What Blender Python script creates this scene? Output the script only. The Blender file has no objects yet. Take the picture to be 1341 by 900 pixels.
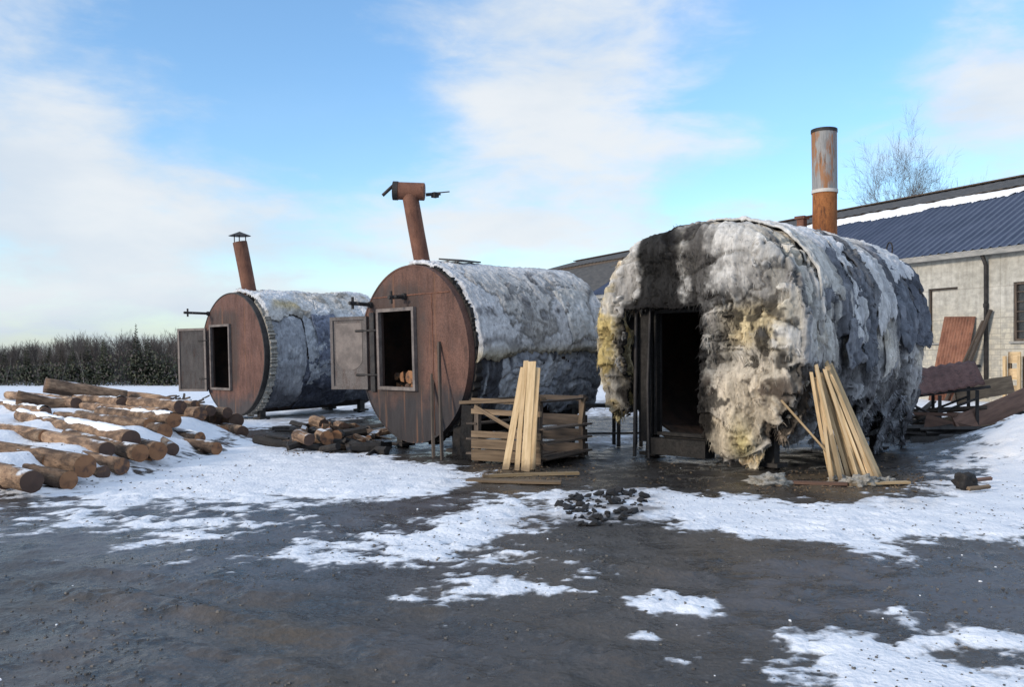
import bpy, bmesh, math, random
import numpy as np
from mathutils import Vector, Matrix, Euler

random.seed(7)
RNG = np.random.default_rng(7)
sc = bpy.context.scene
COL = sc.collection
F, H0, U0, HC = 1150.0, 472.0, 670.5, 1.6          # focal length (px), horizon row, centre column, eye height


def G(u, v, z=0.0):
    """point at height z seen at photo pixel u, v"""
    Y = (HC - z) * F / (v - H0)
    return Vector(((u - U0) * Y / F, Y, z))


def P(u, v, Y):
    return Vector(((u - U0) * Y / F, Y, HC - (v - H0) * Y / F))


# ------------------------------------------------------------------ numpy noise
def _hash(ix, iy, iz, seed):
    n = (ix.astype(np.int64) * 374761393 + iy.astype(np.int64) * 668265263 + iz.astype(np.int64) * 1274126177
         + seed * 974634599) & 0xffffffff
    n = ((n ^ (n >> 13)) * 1274126177) & 0xffffffff
    n = ((n ^ (n >> 16)) * 2246822519) & 0xffffffff
    n = n ^ (n >> 15)
    return (n & 0xffffff).astype(np.float64) / 0xffffff


def vnoise(x, y, z=0.0, seed=0):
    x, y, z = np.broadcast_arrays(np.asarray(x, float), np.asarray(y, float), np.asarray(z, float))
    ix, iy, iz = np.floor(x), np.floor(y), np.floor(z)
    fx, fy, fz = x - ix, y - iy, z - iz
    fx, fy, fz = [f * f * f * (f * (f * 6 - 15) + 10) for f in (fx, fy, fz)]
    r = 0
    for dx in (0, 1):
        for dy in (0, 1):
            for dz in (0, 1):
                w = (fx if dx else 1 - fx) * (fy if dy else 1 - fy) * (fz if dz else 1 - fz)
                r = r + w * _hash(ix + dx, iy + dy, iz + dz, seed)
    return r * 2 - 1


def fbm(x, y, z=0.0, oct=4, seed=0, gain=0.5):
    a, s, t = 1.0, 0.0, 0.0
    x, y, z = np.asarray(x, float), np.asarray(y, float), np.asarray(z, float)
    for i in range(oct):
        s = s + a * vnoise(x * 2 ** i + i * 7.3, y * 2 ** i - i * 3.1, z * 2 ** i + i * 1.7, seed + i)
        t += a
        a *= gain
    return s / t * 1.5


def worley(x, y, seed=0):
    """F1, F2 and a random number per cell"""
    ix, iy = np.floor(x), np.floor(y)
    f1 = np.full(x.shape, 9.0); f2 = np.full(x.shape, 9.0); cid = np.zeros(x.shape)
    for dx in (-1, 0, 1):
        for dy in (-1, 0, 1):
            cx, cy = ix + dx, iy + dy
            px = cx + _hash(cx, cy, cx * 0, seed); py = cy + _hash(cx, cy, cx * 0, seed + 5)
            r = _hash(cx, cy, cx * 0, seed + 9)
            d = np.hypot(px - x, py - y)
            new = d < f1
            f2 = np.where(new, f1, np.minimum(f2, d)); cid = np.where(new, r, cid); f1 = np.where(new, d, f1)
    return f1, f2, cid


def sstep(a, b, x):
    t = np.clip((np.asarray(x, float) - a) / (b - a), 0, 1)
    return t * t * (3 - 2 * t)


def mix(a, b, f):
    f = np.asarray(f)[..., None]
    return a * (1 - f) + np.asarray(b, float) * f


# ------------------------------------------------------------------ node helper
class NT:
    def __init__(self, tree):
        self.t = tree
        tree.nodes.clear()

    def n(self, typ, ins=None, **props):
        nd = self.t.nodes.new(typ)
        for k, v in props.items():
            setattr(nd, k, v)
        for k, v in (ins or {}).items():
            self.put(nd.inputs[k], v)
        return nd

    def put(self, sock, v):
        if isinstance(v, bpy.types.NodeSocket):
            self.t.links.new(v, sock)
        elif isinstance(v, bpy.types.Node):
            self.t.links.new(v.outputs[0], sock)
        else:
            if isinstance(v, tuple) and len(v) == 3 and sock.type == 'RGBA':
                v = v + (1,)
            sock.default_value = v

    def m(self, op, a, b=0.0, c=0.0):
        return self.n('ShaderNodeMath', {0: a, 1: b, 2: c}, operation=op).outputs[0]

    def noise(self, vec, scale, detail=4, rough=0.55, dist=0.0):
        return self.n('ShaderNodeTexNoise', {'Vector': vec, 'Scale': scale, 'Detail': detail, 'Roughness': rough,
                                             'Distortion': dist}).outputs[0]

    def ramp(self, fac, lo, hi, a=0.0, b=1.0):
        return self.n('ShaderNodeMapRange', {0: fac, 1: lo, 2: hi, 3: a, 4: b}, interpolation_type='SMOOTHSTEP').outputs[0]

    def mixc(self, fac, a, b, blend='MIX'):
        nd = self.n('ShaderNodeMix', data_type='RGBA', blend_type=blend)
        self.put(nd.inputs[0], fac); self.put(nd.inputs[6], a); self.put(nd.inputs[7], b)
        return nd.outputs[2]

    def scale(self, vec, s):
        return self.n('ShaderNodeVectorMath', {0: vec, 1: s}, operation='MULTIPLY').outputs[0]

    def bump(self, h, strength, dist, normal=None):
        ins = {'Strength': strength, 'Distance': dist, 'Height': h}
        if normal is not None:
            ins['Normal'] = normal
        return self.n('ShaderNodeBump', ins).outputs[0]


def new_mat(name):
    m = bpy.data.materials.new(name); m.use_nodes = True
    nt = NT(m.node_tree)
    out = nt.n('ShaderNodeOutputMaterial')
    b = nt.n('ShaderNodeBsdfPrincipled')
    nt.put(out.inputs[0], b)
    return m, nt, b


def obj_coord(nt):
    return nt.n('ShaderNodeTexCoord').outputs['Object']


def m_simple(name, c1, c2, scale=6, rough=(0.6, 0.9), bump=0.3, bdist=0.02, stretch=(1, 1, 1), metal=0.0, lo=.35, hi=.65,
             spots=None, rnd=0.0, spec=0.4):
    m, nt, b = new_mat(name)
    co = nt.scale(obj_coord(nt), stretch)
    if rnd:
        r = nt.n('ShaderNodeObjectInfo').outputs['Random']
        off = nt.n('ShaderNodeCombineXYZ', {0: nt.m('MULTIPLY', r, 37.0), 1: nt.m('MULTIPLY', r, 11.0), 2: nt.m('MULTIPLY', r, 23.0)})
        co = nt.n('ShaderNodeVectorMath', {0: co, 1: off}, operation='ADD').outputs[0]
    n1 = nt.noise(co, scale, 6, .6)
    n2 = nt.noise(co, scale * 5, 5, .6)
    f = nt.m('ADD', nt.m('MULTIPLY', n1, .7), nt.m('MULTIPLY', n2, .3))
    c = nt.mixc(nt.ramp(f, lo, hi), c1, c2)
    if spots:
        c = nt.mixc(nt.ramp(nt.noise(co, spots[1], 4, .6), spots[2], spots[2] + .1), c, spots[0])
    if rnd:
        c = nt.mixc(1.0, c, nt.n('ShaderNodeMapRange', {0: r, 3: 1 - rnd, 4: 1 + rnd}).outputs[0], 'MULTIPLY')
    nt.put(b.inputs['Base Color'], c)
    nt.put(b.inputs['Roughness'], nt.ramp(n2, .3, .7, *rough))
    b.inputs['Metallic'].default_value = metal
    b.inputs['Specular IOR Level'].default_value = spec
    if bump:
        nt.put(b.inputs['Normal'], nt.bump(f, bump, bdist))
    return m


def m_attr(name, rough=.95, scale=18, bump=.6, bdist=.03, var=(.6, 1.25), flecks=None, sheen=0.0):
    """colour from the mesh's own Col attribute, roughened with fibre noise"""
    m, nt, b = new_mat(name)
    co = obj_coord(nt)
    c = nt.n('ShaderNodeAttribute', attribute_name='Col').outputs['Color']
    n1 = nt.noise(nt.scale(co, (1, 1, .42)), scale, 7, .65)
    n2 = nt.noise(nt.scale(co, (1, 1, .22)), scale * 3.2, 5, .7, .6)
    f = nt.m('ADD', nt.m('MULTIPLY', n1, .55), nt.m('MULTIPLY', n2, .45))
    c = nt.mixc(1.0, c, nt.ramp(f, .32, .68, *var), 'MULTIPLY')
    if flecks:
        c = nt.mixc(nt.ramp(nt.noise(co, flecks[1], 5, .7, .4), flecks[2], flecks[2] + .07, 0, flecks[3]), c, flecks[0])
    nt.put(b.inputs['Base Color'], c)
    b.inputs['Roughness'].default_value = rough
    b.inputs['Specular IOR Level'].default_value = .15
    nt.put(b.inputs['Normal'], nt.bump(f, bump, bdist))
    return m


# ------------------------------------------------------------------ materials
M = {}
M['wool'] = m_attr('wool', scale=14, bump=.7, bdist=.04, var=(.68, 1.2))
M['frost_wool'] = m_attr('frosted_wool', scale=11, bump=.9, bdist=.05, var=(.66, 1.2), flecks=((.17, .17, .185), 22, .58, .65))
M['felt'] = m_attr('felt', scale=7, bump=.5, bdist=.03, var=(.6, 1.3))


def m_rust(name, c1, c2, c3, soot=None, scale=1.6):
    m, nt, b = new_mat(name)
    co = obj_coord(nt)
    n1 = nt.noise(co, scale, 7, .62)
    n2 = nt.noise(nt.scale(co, (1, 1, .25)), scale * 5, 6, .65)
    n3 = nt.noise(co, scale * 22, 3, .6)
    c = nt.mixc(nt.ramp(n1, .36, .64), c1, c2)
    c = nt.mixc(nt.ramp(n2, .50, .72, 0, .8), c, c3)
    c = nt.mixc(1.0, c, nt.ramp(n3, .3, .7, .78, 1.18), 'MULTIPLY')
    if soot:
        z = nt.n('ShaderNodeSeparateXYZ', {0: co}).outputs[2]
        zz = nt.m('ADD', z, nt.m('MULTIPLY', nt.m('SUBTRACT', n1, .5), 1.5))
        c = nt.mixc(nt.ramp(zz, soot[0], soot[1], .93, 0.0), c, soot[2])
        sx = nt.n('ShaderNodeSeparateXYZ', {0: co})
        dx = nt.m('MAXIMUM', nt.m('SUBTRACT', nt.m('ABSOLUTE', nt.m('ADD', sx.outputs[0], .42)), .62), 0.0)
        dz = nt.m('MAXIMUM', nt.m('SUBTRACT', nt.m('ABSOLUTE', nt.m('SUBTRACT', sx.outputs[2], 1.95)), .85), 0.0)
        dr_ = nt.m('ADD', nt.m('ADD', dx, dz), nt.m('MULTIPLY', nt.m('SUBTRACT', n2, .5), .55))
        c = nt.mixc(nt.ramp(dr_, .0, .30, .72, 0), c, (.040, .034, .032))
        nrun = nt.noise(nt.scale(co, (7, 7, .35)), 1.7, 5, .6)
        c = nt.mixc(nt.ramp(nrun, .56, .72, 0, .55), c, (.21, .105, .06))
    nt.put(b.inputs['Base Color'], c)
    nt.put(b.inputs['Roughness'], nt.ramp(n2, .3, .7, .62, .92))
    b.inputs['Specular IOR Level'].default_value = .3
    nt.put(b.inputs['Normal'], nt.bump(nt.m('ADD', n1, nt.m('MULTIPLY', n3, .35)), .35, .03))
    return m


M['rust_plate'] = m_rust('rusty_plate', (.098, .052, .040), (.138, .072, .054), (.060, .038, .033), (.70, 1.35, (.030, .030, .034)))
M['rust_plate_far'] = m_rust('rusty_plate_dark', (.10, .052, .042), (.14, .073, .058), (.062, .04, .036), (.30, .85, (.05, .047, .05)))
M['rust_pipe'] = m_rust('rusty_pipe', (.135, .062, .042), (.19, .088, .056), (.07, .038, .03), None, 3)
M['rust_orange'] = m_rust('orange_rust_pipe', (.21, .075, .025), (.32, .125, .04), (.06, .028, .02), None, 3)
M['rust_sheet'] = m_rust('rusty_sheet', (.17, .075, .05), (.27, .13, .085), (.10, .065, .055), None, 2)
M['red_sheet'] = m_rust('red_rust_sheet', (.095, .048, .042), (.14, .072, .062), (.055, .043, .041), None, 2)
def m_stack():
    m, nt, b = new_mat('rust_streaked_stack')
    co = obj_coord(nt)
    n1 = nt.noise(nt.scale(co, (4, 4, .9)), 1.3, 6, .65)
    n2 = nt.noise(nt.scale(co, (10, 10, 1.2)), 2.0, 5, .65)
    c = nt.mixc(nt.ramp(n2, .35, .65), (.17, .175, .18), (.30, .30, .295))
    c = nt.mixc(nt.ramp(n1, .46, .56, 0, .95), c, (.27, .115, .04))
    c = nt.mixc(nt.ramp(n2, .56, .68, 0, .75), c, (.07, .045, .035))
    nt.put(b.inputs['Base Color'], c)
    nt.put(b.inputs['Roughness'], nt.ramp(n2, .3, .7, .5, .85))
    nt.put(b.inputs['Normal'], nt.bump(n2, .3, .01))
    return m


M['galv'] = m_stack()
M['dark_steel'] = m_simple('sooty_steel', (.012, .012, .013), (.045, .04, .038), 5, (.5, .9), .4, .01)
M['soot_wood'] = m_simple('charred_wood', (.010, .010, .011), (.035, .030, .027), 6, (.6, .95), .6, .03, rnd=.3)
M['shell'] = m_simple('sooty_shell', (.012, .011, .011), (.06, .035, .025), 2, (.6, .9), .3, .02)
M['grey_door'] = m_rust('grey_weathered_steel', (.050, .047, .048), (.072, .066, .065), (.062, .042, .036), None, 2.0)
M['pale_door'] = m_rust('pale_weathered_steel', (.105, .095, .092), (.14, .125, .12), (.10, .072, .062), None, 2.0)
M['frame'] = m_simple('door_frame_steel', (.10, .085, .08), (.20, .17, .155), 5, (.5, .8), .3, .01)
M['pale_band'] = m_simple('pale_band', (.42, .40, .36), (.55, .53, .5), 5, (.5, .8), .2, .01)
M['new_wood'] = m_simple('fresh_sawn_wood', (.36, .25, .125), (.55, .41, .245), 3, (.6, .85), .3, .006, stretch=(9, 9, .6), rnd=.42, spots=((.20, .12, .06), 2.2, .66))
M['old_wood'] = m_simple('weathered_wood', (.10, .068, .042), (.21, .15, .095), 3, (.7, .95), .5, .01, stretch=(8, 8, .6), rnd=.35)
M['dark_wood'] = m_simple('dark_old_wood', (.045, .036, .03), (.105, .08, .062), 3, (.7, .95), .5, .01, stretch=(8, 8, .6), rnd=.35)
M['red_wood'] = m_simple('reddish_old_wood', (.09, .052, .038), (.165, .095, .068), 3, (.7, .95), .5, .01, stretch=(6, 6, .6), rnd=.3)
M['coal'] = m_simple('charcoal', (.006, .006, .007), (.022, .021, .022), 30, (.35, .8), .6, .02, rnd=.3)
M['snow_cap'] = m_simple('lying_snow', (.74, .77, .82), (.86, .88, .90), 7, (.8, .95), .5, .04, spec=.2)
M['slate'] = m_simple('dark_roof_slate', (.045, .045, .046), (.095, .09, .085), 2, (.7, .95), .4, .02, stretch=(1, 3, 3))
M['fascia'] = m_simple('grey_board', (.20, .20, .19), (.32, .31, .29), 2, (.7, .9), .3, .01, stretch=(1, 4, 4))
M['glass'] = m_simple('dusty_pane', (.02, .022, .025), (.05, .05, .05), 3, (.15, .4), .1, .005)
M['burnt'] = m_simple('burnt_black_steel', (.005, .005, .005), (.016, .014, .013), 7, (.6, .95), .6, .02)
M['wool_lump'] = m_simple('grey_wool_lump', (.16, .15, .13), (.40, .38, .34), 18, (.9, 1), .9, .03)


def muddy_foot(m):
    nt = NT.__new__(NT); nt.t = m.node_tree
    b = next(n for n in nt.t.nodes if n.type == 'BSDF_PRINCIPLED')
    src = b.inputs['Base Color'].links[0].from_socket
    co = obj_coord(nt)
    z = nt.n('ShaderNodeSeparateXYZ', {0: co}).outputs[2]
    zz = nt.m('ADD', z, nt.m('MULTIPLY', nt.noise(co, 9, 4, .6), .22))
    nt.put(b.inputs['Base Color'], nt.mixc(nt.ramp(zz, .10, .30, .8, 0), src, (.10, .07, .045)))


muddy_foot(M['new_wood'])


def m_bark(name, snow=True):
    m, nt, b = new_mat(name)
    co = obj_coord(nt)
    r = nt.n('ShaderNodeObjectInfo').outputs['Random']
    off = nt.n('ShaderNodeCombineXYZ', {0: nt.m('MULTIPLY', r, 37.0), 1: nt.m('MULTIPLY', r, 11.0), 2: nt.m('MULTIPLY', r, 53.0)})
    co2 = nt.n('ShaderNodeVectorMath', {0: co, 1: off}, operation='ADD').outputs[0]
    n1 = nt.noise(nt.scale(co2, (5, 5, 1.6)), 1.3, 7, .65)
    n2 = nt.noise(nt.scale(co2, (9, 9, 3)), 3.2, 5, .7)
    c = nt.mixc(nt.ramp(n1, .38, .62), (.125, .085, .062), (.37, .245, .16))
    c = nt.mixc(nt.ramp(n1, .56, .70, 0, .85), c, (.48, .36, .25))
    c = nt.mixc(nt.ramp(n2, .50, .72, 0, .7), c, (.05, .036, .03))
    c = nt.mixc(1.0, c, nt.n('ShaderNodeMapRange', {0: r, 3: .55, 4: 1.25}).outputs[0], 'MULTIPLY')
    up = nt.n('ShaderNodeSeparateXYZ', {0: nt.n('ShaderNodeNewGeometry').outputs['Normal']}).outputs[2]
    n3 = nt.noise(co2, 1.4, 7, .6)
    caught = nt.ramp(nt.m('ADD', nt.m('MULTIPLY', up, .40), nt.m('MULTIPLY', n3, 1.0)), .90, .98, 0, .92)       # snow caught in the bark
    c = nt.mixc(caught, c, (.72, .75, .80))
    nt.put(b.inputs['Base Color'], c)
    b.inputs['Roughness'].default_value = .9
    b.inputs['Specular IOR Level'].default_value = .2
    nt.put(b.inputs['Normal'], nt.bump(nt.m('ADD', n1, n2), 1.0, .045))
    return m


def m_logend(name):
    m, nt, b = new_mat(name)
    co = obj_coord(nt)
    r = nt.n('ShaderNodeObjectInfo').outputs['Random']
    x = nt.n('ShaderNodeSeparateXYZ', {0: co})
    d = nt.m('SQRT', nt.m('ADD', nt.m('POWER', x.outputs[0], 2.0), nt.m('POWER', x.outputs[1], 2.0)))
    n = nt.noise(co, 9, 5, .6)
    ring = nt.m('SINE', nt.m('ADD', nt.m('MULTIPLY', d, 190.0), nt.m('MULTIPLY', n, 9.0)))
    c = nt.mixc(nt.mixc(nt.ramp(nt.noise(co, 3.5, 4, .6), .35, .65), (0, 0, 0), (.6, .6, .6)), (.30, .15, .072), (.17, .078, .04))
    c = nt.mixc(nt.ramp(n, .52, .70, 0, .8), c, (.10, .05, .032))
    c = nt.mixc(nt.ramp(nt.m('ADD', r, nt.m('MULTIPLY', nt.m('SUBTRACT', n, .5), 1.2)), .35, .6, 0, .85), c, (.065, .045, .04))
    nt.put(b.inputs['Base Color'], c)
    b.inputs['Roughness'].default_value = .85
    nt.put(b.inputs['Normal'], nt.bump(n, .5, .02))
    return m


M['bark'] = m_bark('pine_bark')
M['log_end'] = m_logend('sawn_log_end')
M['trunk'] = m_simple('tree_bark', (.06, .05, .045), (.13, .115, .10), 4, (.8, .95), .4, .03)
M['pale_trunk'] = m_simple('birch_bark', (.14, .13, .12), (.27, .255, .235), 4, (.8, .95), .4, .03, rnd=.2)
M['twig'] = m_simple('winter_twigs', (.05, .044, .042), (.095, .08, .072), 4, (.8, .95), 0, .03, rnd=.25)
M['far_twig'] = m_simple('pale_winter_twigs', (.075, .068, .068), (.12, .108, .104), 4, (.8, .95), 0, .03)
M['needles'] = m_simple('spruce_needles', (.036, .042, .028), (.070, .076, .046), 1.2, (.8, .95), 0, .03, rnd=.3)


def m_blue_roof():
    m, nt, b = new_mat('blue_painted_sheet')
    co = obj_coord(nt)
    n1 = nt.noise(co, .7, 6, .6)
    n2 = nt.noise(nt.scale(co, (1, .2, .2)), 6, 4, .6)
    c = nt.mixc(nt.ramp(n1, .3, .7), (.028, .042, .080), (.042, .058, .104))
    c = nt.mixc(nt.ramp(n2, .52, .75, 0, .5), c, (.09, .11, .17))
    x = nt.n('ShaderNodeSeparateXYZ', {0: co}).outputs[0]
    tr = nt.m('SINE', nt.m('MULTIPLY', x, 2 * math.pi / .36))
    fr = nt.m('MULTIPLY', nt.ramp(tr, .1, -.9), nt.ramp(nt.m('ADD', x, nt.m('MULTIPLY', n1, 9.0)), -12.0, 4.0, .06, .5))
    c = nt.mixc(fr, c, (.15, .19, .26))
    nt.put(b.inputs['Base Color'], c)
    b.inputs['Roughness'].default_value = .6
    b.inputs['Specular IOR Level'].default_value = .3
    return m


M['blue_roof'] = m_blue_roof()


def m_wall():
    m, nt, b = new_mat('old_whitewashed_wall')
    co = obj_coord(nt)
    sp = nt.n('ShaderNodeSeparateXYZ', {0: co})
    uv = nt.n('ShaderNodeCombineXYZ', {0: sp.outputs[0], 1: sp.outputs[2]}).outputs[0]
    n1 = nt.noise(co, .55, 6, .6)
    n2 = nt.noise(co, 4, 6, .65)
    n3 = nt.noise(nt.scale(co, (1.5, 1.5, .18)), 2.2, 5, .6)
    c = nt.mixc(nt.ramp(n1, .35, .65), (.385, .37, .325), (.47, .455, .41))
    c = nt.mixc(nt.ramp(n3, .54, .74, 0, .45), c, (.29, .27, .225))
    br = nt.n('ShaderNodeTexBrick', {'Vector': uv, 'Color1': (.52, .48, .38, 1), 'Color2': (.44, .40, .31, 1), 'Mortar': (.25, .23, .19, 1),
                                     'Scale': 1.0, 'Mortar Size': .018, 'Brick Width': .5, 'Row Height': .2})
    zz = nt.m('ADD', sp.outputs[2], nt.m('MULTIPLY', n1, 3.0))
    c = nt.mixc(nt.m('MULTIPLY', nt.ramp(zz, 4.2, 5.4, .6, 0), nt.ramp(n2, .35, .6)), c, br.outputs[0])
    pn = nt.n('ShaderNodeTexBrick', {'Vector': nt.n('ShaderNodeVectorMath', {0: uv, 1: (.9, .35, 0)}, operation='ADD').outputs[0], 'Color1': (1, 1, 1, 1), 'Color2': (.90, .90, .88, 1),
                                     'Mortar': (.42, .40, .36, 1), 'Scale': 1.0, 'Mortar Size': .022, 'Brick Width': 3.55, 'Row Height': 1.18}, offset=0.0)
    c = nt.mixc(.35, c, pn.outputs[0], 'MULTIPLY')
    run = nt.noise(nt.scale(co, (3, 3, .12)), 1.3, 6, .65)
    c = nt.mixc(nt.m('MULTIPLY', nt.ramp(run, .5, .66), nt.ramp(sp.outputs[2], 2.0, 5.9, .05, .35)), c, (.17, .155, .13))
    c = nt.mixc(1.0, c, nt.ramp(n2, .3, .7, .75, 1.15), 'MULTIPLY')
    nt.put(b.inputs['Base Color'], c)
    b.inputs['Roughness'].default_value = .9
    nt.put(b.inputs['Normal'], nt.bump(nt.m('ADD', n2, nt.m('MULTIPLY', br.outputs[1], -.5)), .4, .03))
    return m


M['wall'] = m_wall()


def m_ground():
    m, nt, b = new_mat('winter_yard')
    co = nt.n('ShaderNodeTexCoord').outputs['Object']
    at = lambda a: nt.n('ShaderNodeAttribute', attribute_name=a).outputs['Fac']
    snow, soot, ice, mud = at('snow'), at('soot'), at('ice'), at('mud')
    n_big = nt.noise(co, .45, 6, .6)
    n_mid = nt.noise(co, 2.2, 7, .62)
    n_fine = nt.noise(co, 14, 6, .65)
    grav = nt.n('ShaderNodeTexVoronoi', {'Vector': co, 'Scale': 24.0, 'Randomness': 1.0}).outputs['Distance']
    # bare ground
    g = nt.mixc(nt.ramp(n_mid, .35, .65), (.028, .026, .025), (.058, .051, .045))
    g = nt.mixc(nt.m('MULTIPLY', mud, nt.ramp(n_mid, .36, .58)), g, (.098, .070, .040))
    g = nt.mixc(nt.ramp(n_fine, .50, .70, 0, .5), g, (.10, .096, .094))
    # sawdust and chips
    g = nt.mixc(nt.m('MULTIPLY', mud, nt.ramp(n_fine, .60, .68, 0, .5)), g, (.20, .15, .09))
    # ice: bluish, smooth
    icef = nt.m('MULTIPLY', ice, nt.ramp(n_mid, .36, .60))
    g = nt.mixc(nt.m('MULTIPLY', icef, .55), g, (.085, .092, .118))
    g = nt.mixc(nt.m('MULTIPLY', soot, nt.ramp(n_mid, .25, .5, .7, 1)), g, (.013, .012, .012))
    sfac = nt.m('ADD', snow, nt.m('MULTIPLY', nt.m('SUBTRACT', n_fine, .5), .9))
    sf = nt.ramp(sfac, -.14, .34)
    sc_ = nt.mixc(nt.ramp(n_mid, .3, .7), (.66, .70, .77), (.80, .82, .86))
    sc_ = nt.mixc(nt.m('MULTIPLY', soot, nt.ramp(n_mid, .36, .56, 0, .85)), sc_, (.13, .12, .118))
    c = nt.mixc(sf, g, sc_)
    nt.put(b.inputs['Base Color'], c)
    rg = nt.ramp(n_mid, .34, .66, .14, .55)
    rg = nt.m('SUBTRACT', rg, nt.m('MULTIPLY', icef, .10))
    rr = nt.n('ShaderNodeMix', {0: sf, 2: rg, 3: .85}, data_type='FLOAT').outputs[0]
    nt.put(b.inputs['Roughness'], rr)
    b.inputs['Specular IOR Level'].default_value = .42
    hgt = nt.m('ADD', nt.m('MULTIPLY', n_fine, .8), nt.m('MULTIPLY', grav, .35))
    hgt = nt.m('ADD', hgt, nt.m('MULTIPLY', n_mid, .8))
    st = nt.m('SUBTRACT', .75, nt.m('MULTIPLY', icef, .35))
    nt.put(b.inputs['Normal'], nt.bump(hgt, st, .028))
    return m


M['ground'] = m_ground()


# ------------------------------------------------------------------ mesh / object helpers
class MB:
    def __init__(self):
        self.v, self.f, self.mi, self.c = [], [], [], []

    def add(self, vs, fs, mi=0, col=None):
        o = len(self.v)
        self.v += [tuple(p) for p in vs]
        self.f += [tuple(i + o for i in f) for f in fs]
        self.mi += [mi] * len(fs)
        if col is not None:
            self.c += [tuple(col)] * len(vs)
        return self

    def box(self, c, s, mi=0, rot=None):
        hx, hy, hz = s[0] / 2, s[1] / 2, s[2] / 2
        vs = [Vector((x, y, z)) for z in (-hz, hz) for x, y in ((-hx, -hy), (hx, -hy), (hx, hy), (-hx, hy))]
        if rot is not None:
            vs = [rot @ v for v in vs]
        vs = [v + Vector(c) for v in vs]
        return self.add(vs, [(3, 2, 1, 0), (4, 5, 6, 7), (0, 1, 5, 4), (1, 2, 6, 5), (2, 3, 7, 6), (3, 0, 4, 7)], mi)

    def tube(self, pts, rads, n=10, mi=0, cap=True, capmi=None, jit=0.0):
        pts = [Vector(p) for p in pts]
        if not hasattr(rads, '__len__'):
            rads = [rads] * len(pts)
        o = len(self.v)
        up = None
        for i, p in enumerate(pts):
            d = (pts[min(i + 1, len(pts) - 1)] - pts[max(i - 1, 0)]).normalized()
            if up is None:
                up = d.orthogonal().normalized()
            a = (up - d * up.dot(d))
            a = a.normalized() if a.length > 1e-6 else d.orthogonal().normalized()
            up = a
            b = d.cross(a)
            for k in range(n):
                t = 2 * math.pi * k / n
                r = rads[i] * (1 + jit * random.uniform(-1, 1))
                self.v.append(tuple(p + a * (math.cos(t) * r) + b * (math.sin(t) * r)))
        for i in range(len(pts) - 1):
            for k in range(n):
                self.f.append((o + i * n + k, o + i * n + (k + 1) % n, o + (i + 1) * n + (k + 1) % n, o + (i + 1) * n + k))
                self.mi.append(mi)
        if cap:
            self.f.append(tuple(o + k for k in reversed(range(n)))); self.mi.append(capmi if capmi is not None else mi)
            e = o + (len(pts) - 1) * n
            self.f.append(tuple(e + k for k in range(n))); self.mi.append(capmi if capmi is not None else mi)
        return self

    def mesh(self, name, mats, smooth=False):
        me = bpy.data.meshes.new(name)
        me.from_pydata(self.v, [], self.f)
        for m in (mats if isinstance(mats, (list, tuple)) else [mats]):
            me.materials.append(m)
        if any(self.mi):
            me.polygons.foreach_set('material_index', self.mi)
        if self.c:
            a = me.color_attributes.new('Col', 'FLOAT_COLOR', 'POINT')
            a.data.foreach_set('color', np.c_[np.array(self.c), np.ones(len(self.c))].astype(np.float32).ravel())
        if smooth:
            me.polygons.foreach_set('use_smooth', [True] * len(me.polygons))
        me.update()
        return me

    def build(self, name, mats, parent=None, smooth=False):
        return link(name, self.mesh(name, mats, smooth), parent)


def link(name, me, parent=None):
    o = bpy.data.objects.new(name, me); COL.objects.link(o)
    if parent is not None:
        o.parent = parent
    return o


def empty(name, loc=(0, 0, 0), rot=(0, 0, 0)):
    o = bpy.data.objects.new(name, None); COL.objects.link(o)
    o.empty_display_size = .2
    o.location = loc; o.rotation_euler = rot
    return o


def tag(o, label, cat, group=None):
    o['label'] = label; o['category'] = cat
    if group:
        o['group'] = group
    return o


def np_mesh(name, co, faces, mats, cols=None, smooth=True, attrs=None):
    me = bpy.data.meshes.new(name)
    n, nf, k = len(co), len(faces), faces.shape[1]
    me.vertices.add(n); me.vertices.foreach_set('co', co.astype(np.float32).ravel())
    me.loops.add(nf * k); me.loops.foreach_set('vertex_index', faces.astype(np.int32).ravel())
    me.polygons.add(nf)
    me.polygons.foreach_set('loop_start', np.arange(0, nf * k, k, dtype=np.int32))
    me.polygons.foreach_set('loop_total', np.full(nf, k, dtype=np.int32))
    me.polygons.foreach_set('use_smooth', np.full(nf, smooth))
    for m in (mats if isinstance(mats, (list, tuple)) else [mats]):
        me.materials.append(m)
    if cols is not None:
        a = me.color_attributes.new('Col', 'FLOAT_COLOR', 'POINT')
        a.data.foreach_set('color', np.c_[cols, np.ones(n)].astype(np.float32).ravel())
    for k_, v_ in (attrs or {}).items():
        a = me.attributes.new(k_, 'FLOAT', 'POINT'); a.data.foreach_set('value', v_.astype(np.float32).ravel())
    me.update(calc_edges=True)
    me.validate()
    return me


def grid_faces(n, m, wrap=False):
    i, j = np.meshgrid(np.arange(n - 1), np.arange(m if wrap else m - 1), indexing='ij')
    j2 = (j + 1) % m
    return np.stack([i * m + j, i * m + j2, (i + 1) * m + j2, (i + 1) * m + j], -1).reshape(-1, 4)


def frame_from(p0, p1, roll=0.0):
    p0, p1 = Vector(p0), Vector(p1)
    d = (p1 - p0)
    L = d.length
    q = d.normalized().to_track_quat('Z', 'Y')
    m = Matrix.Translation(p0) @ q.to_matrix().to_4x4() @ Matrix.Rotation(roll, 4, 'Z')
    return m, L


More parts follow.
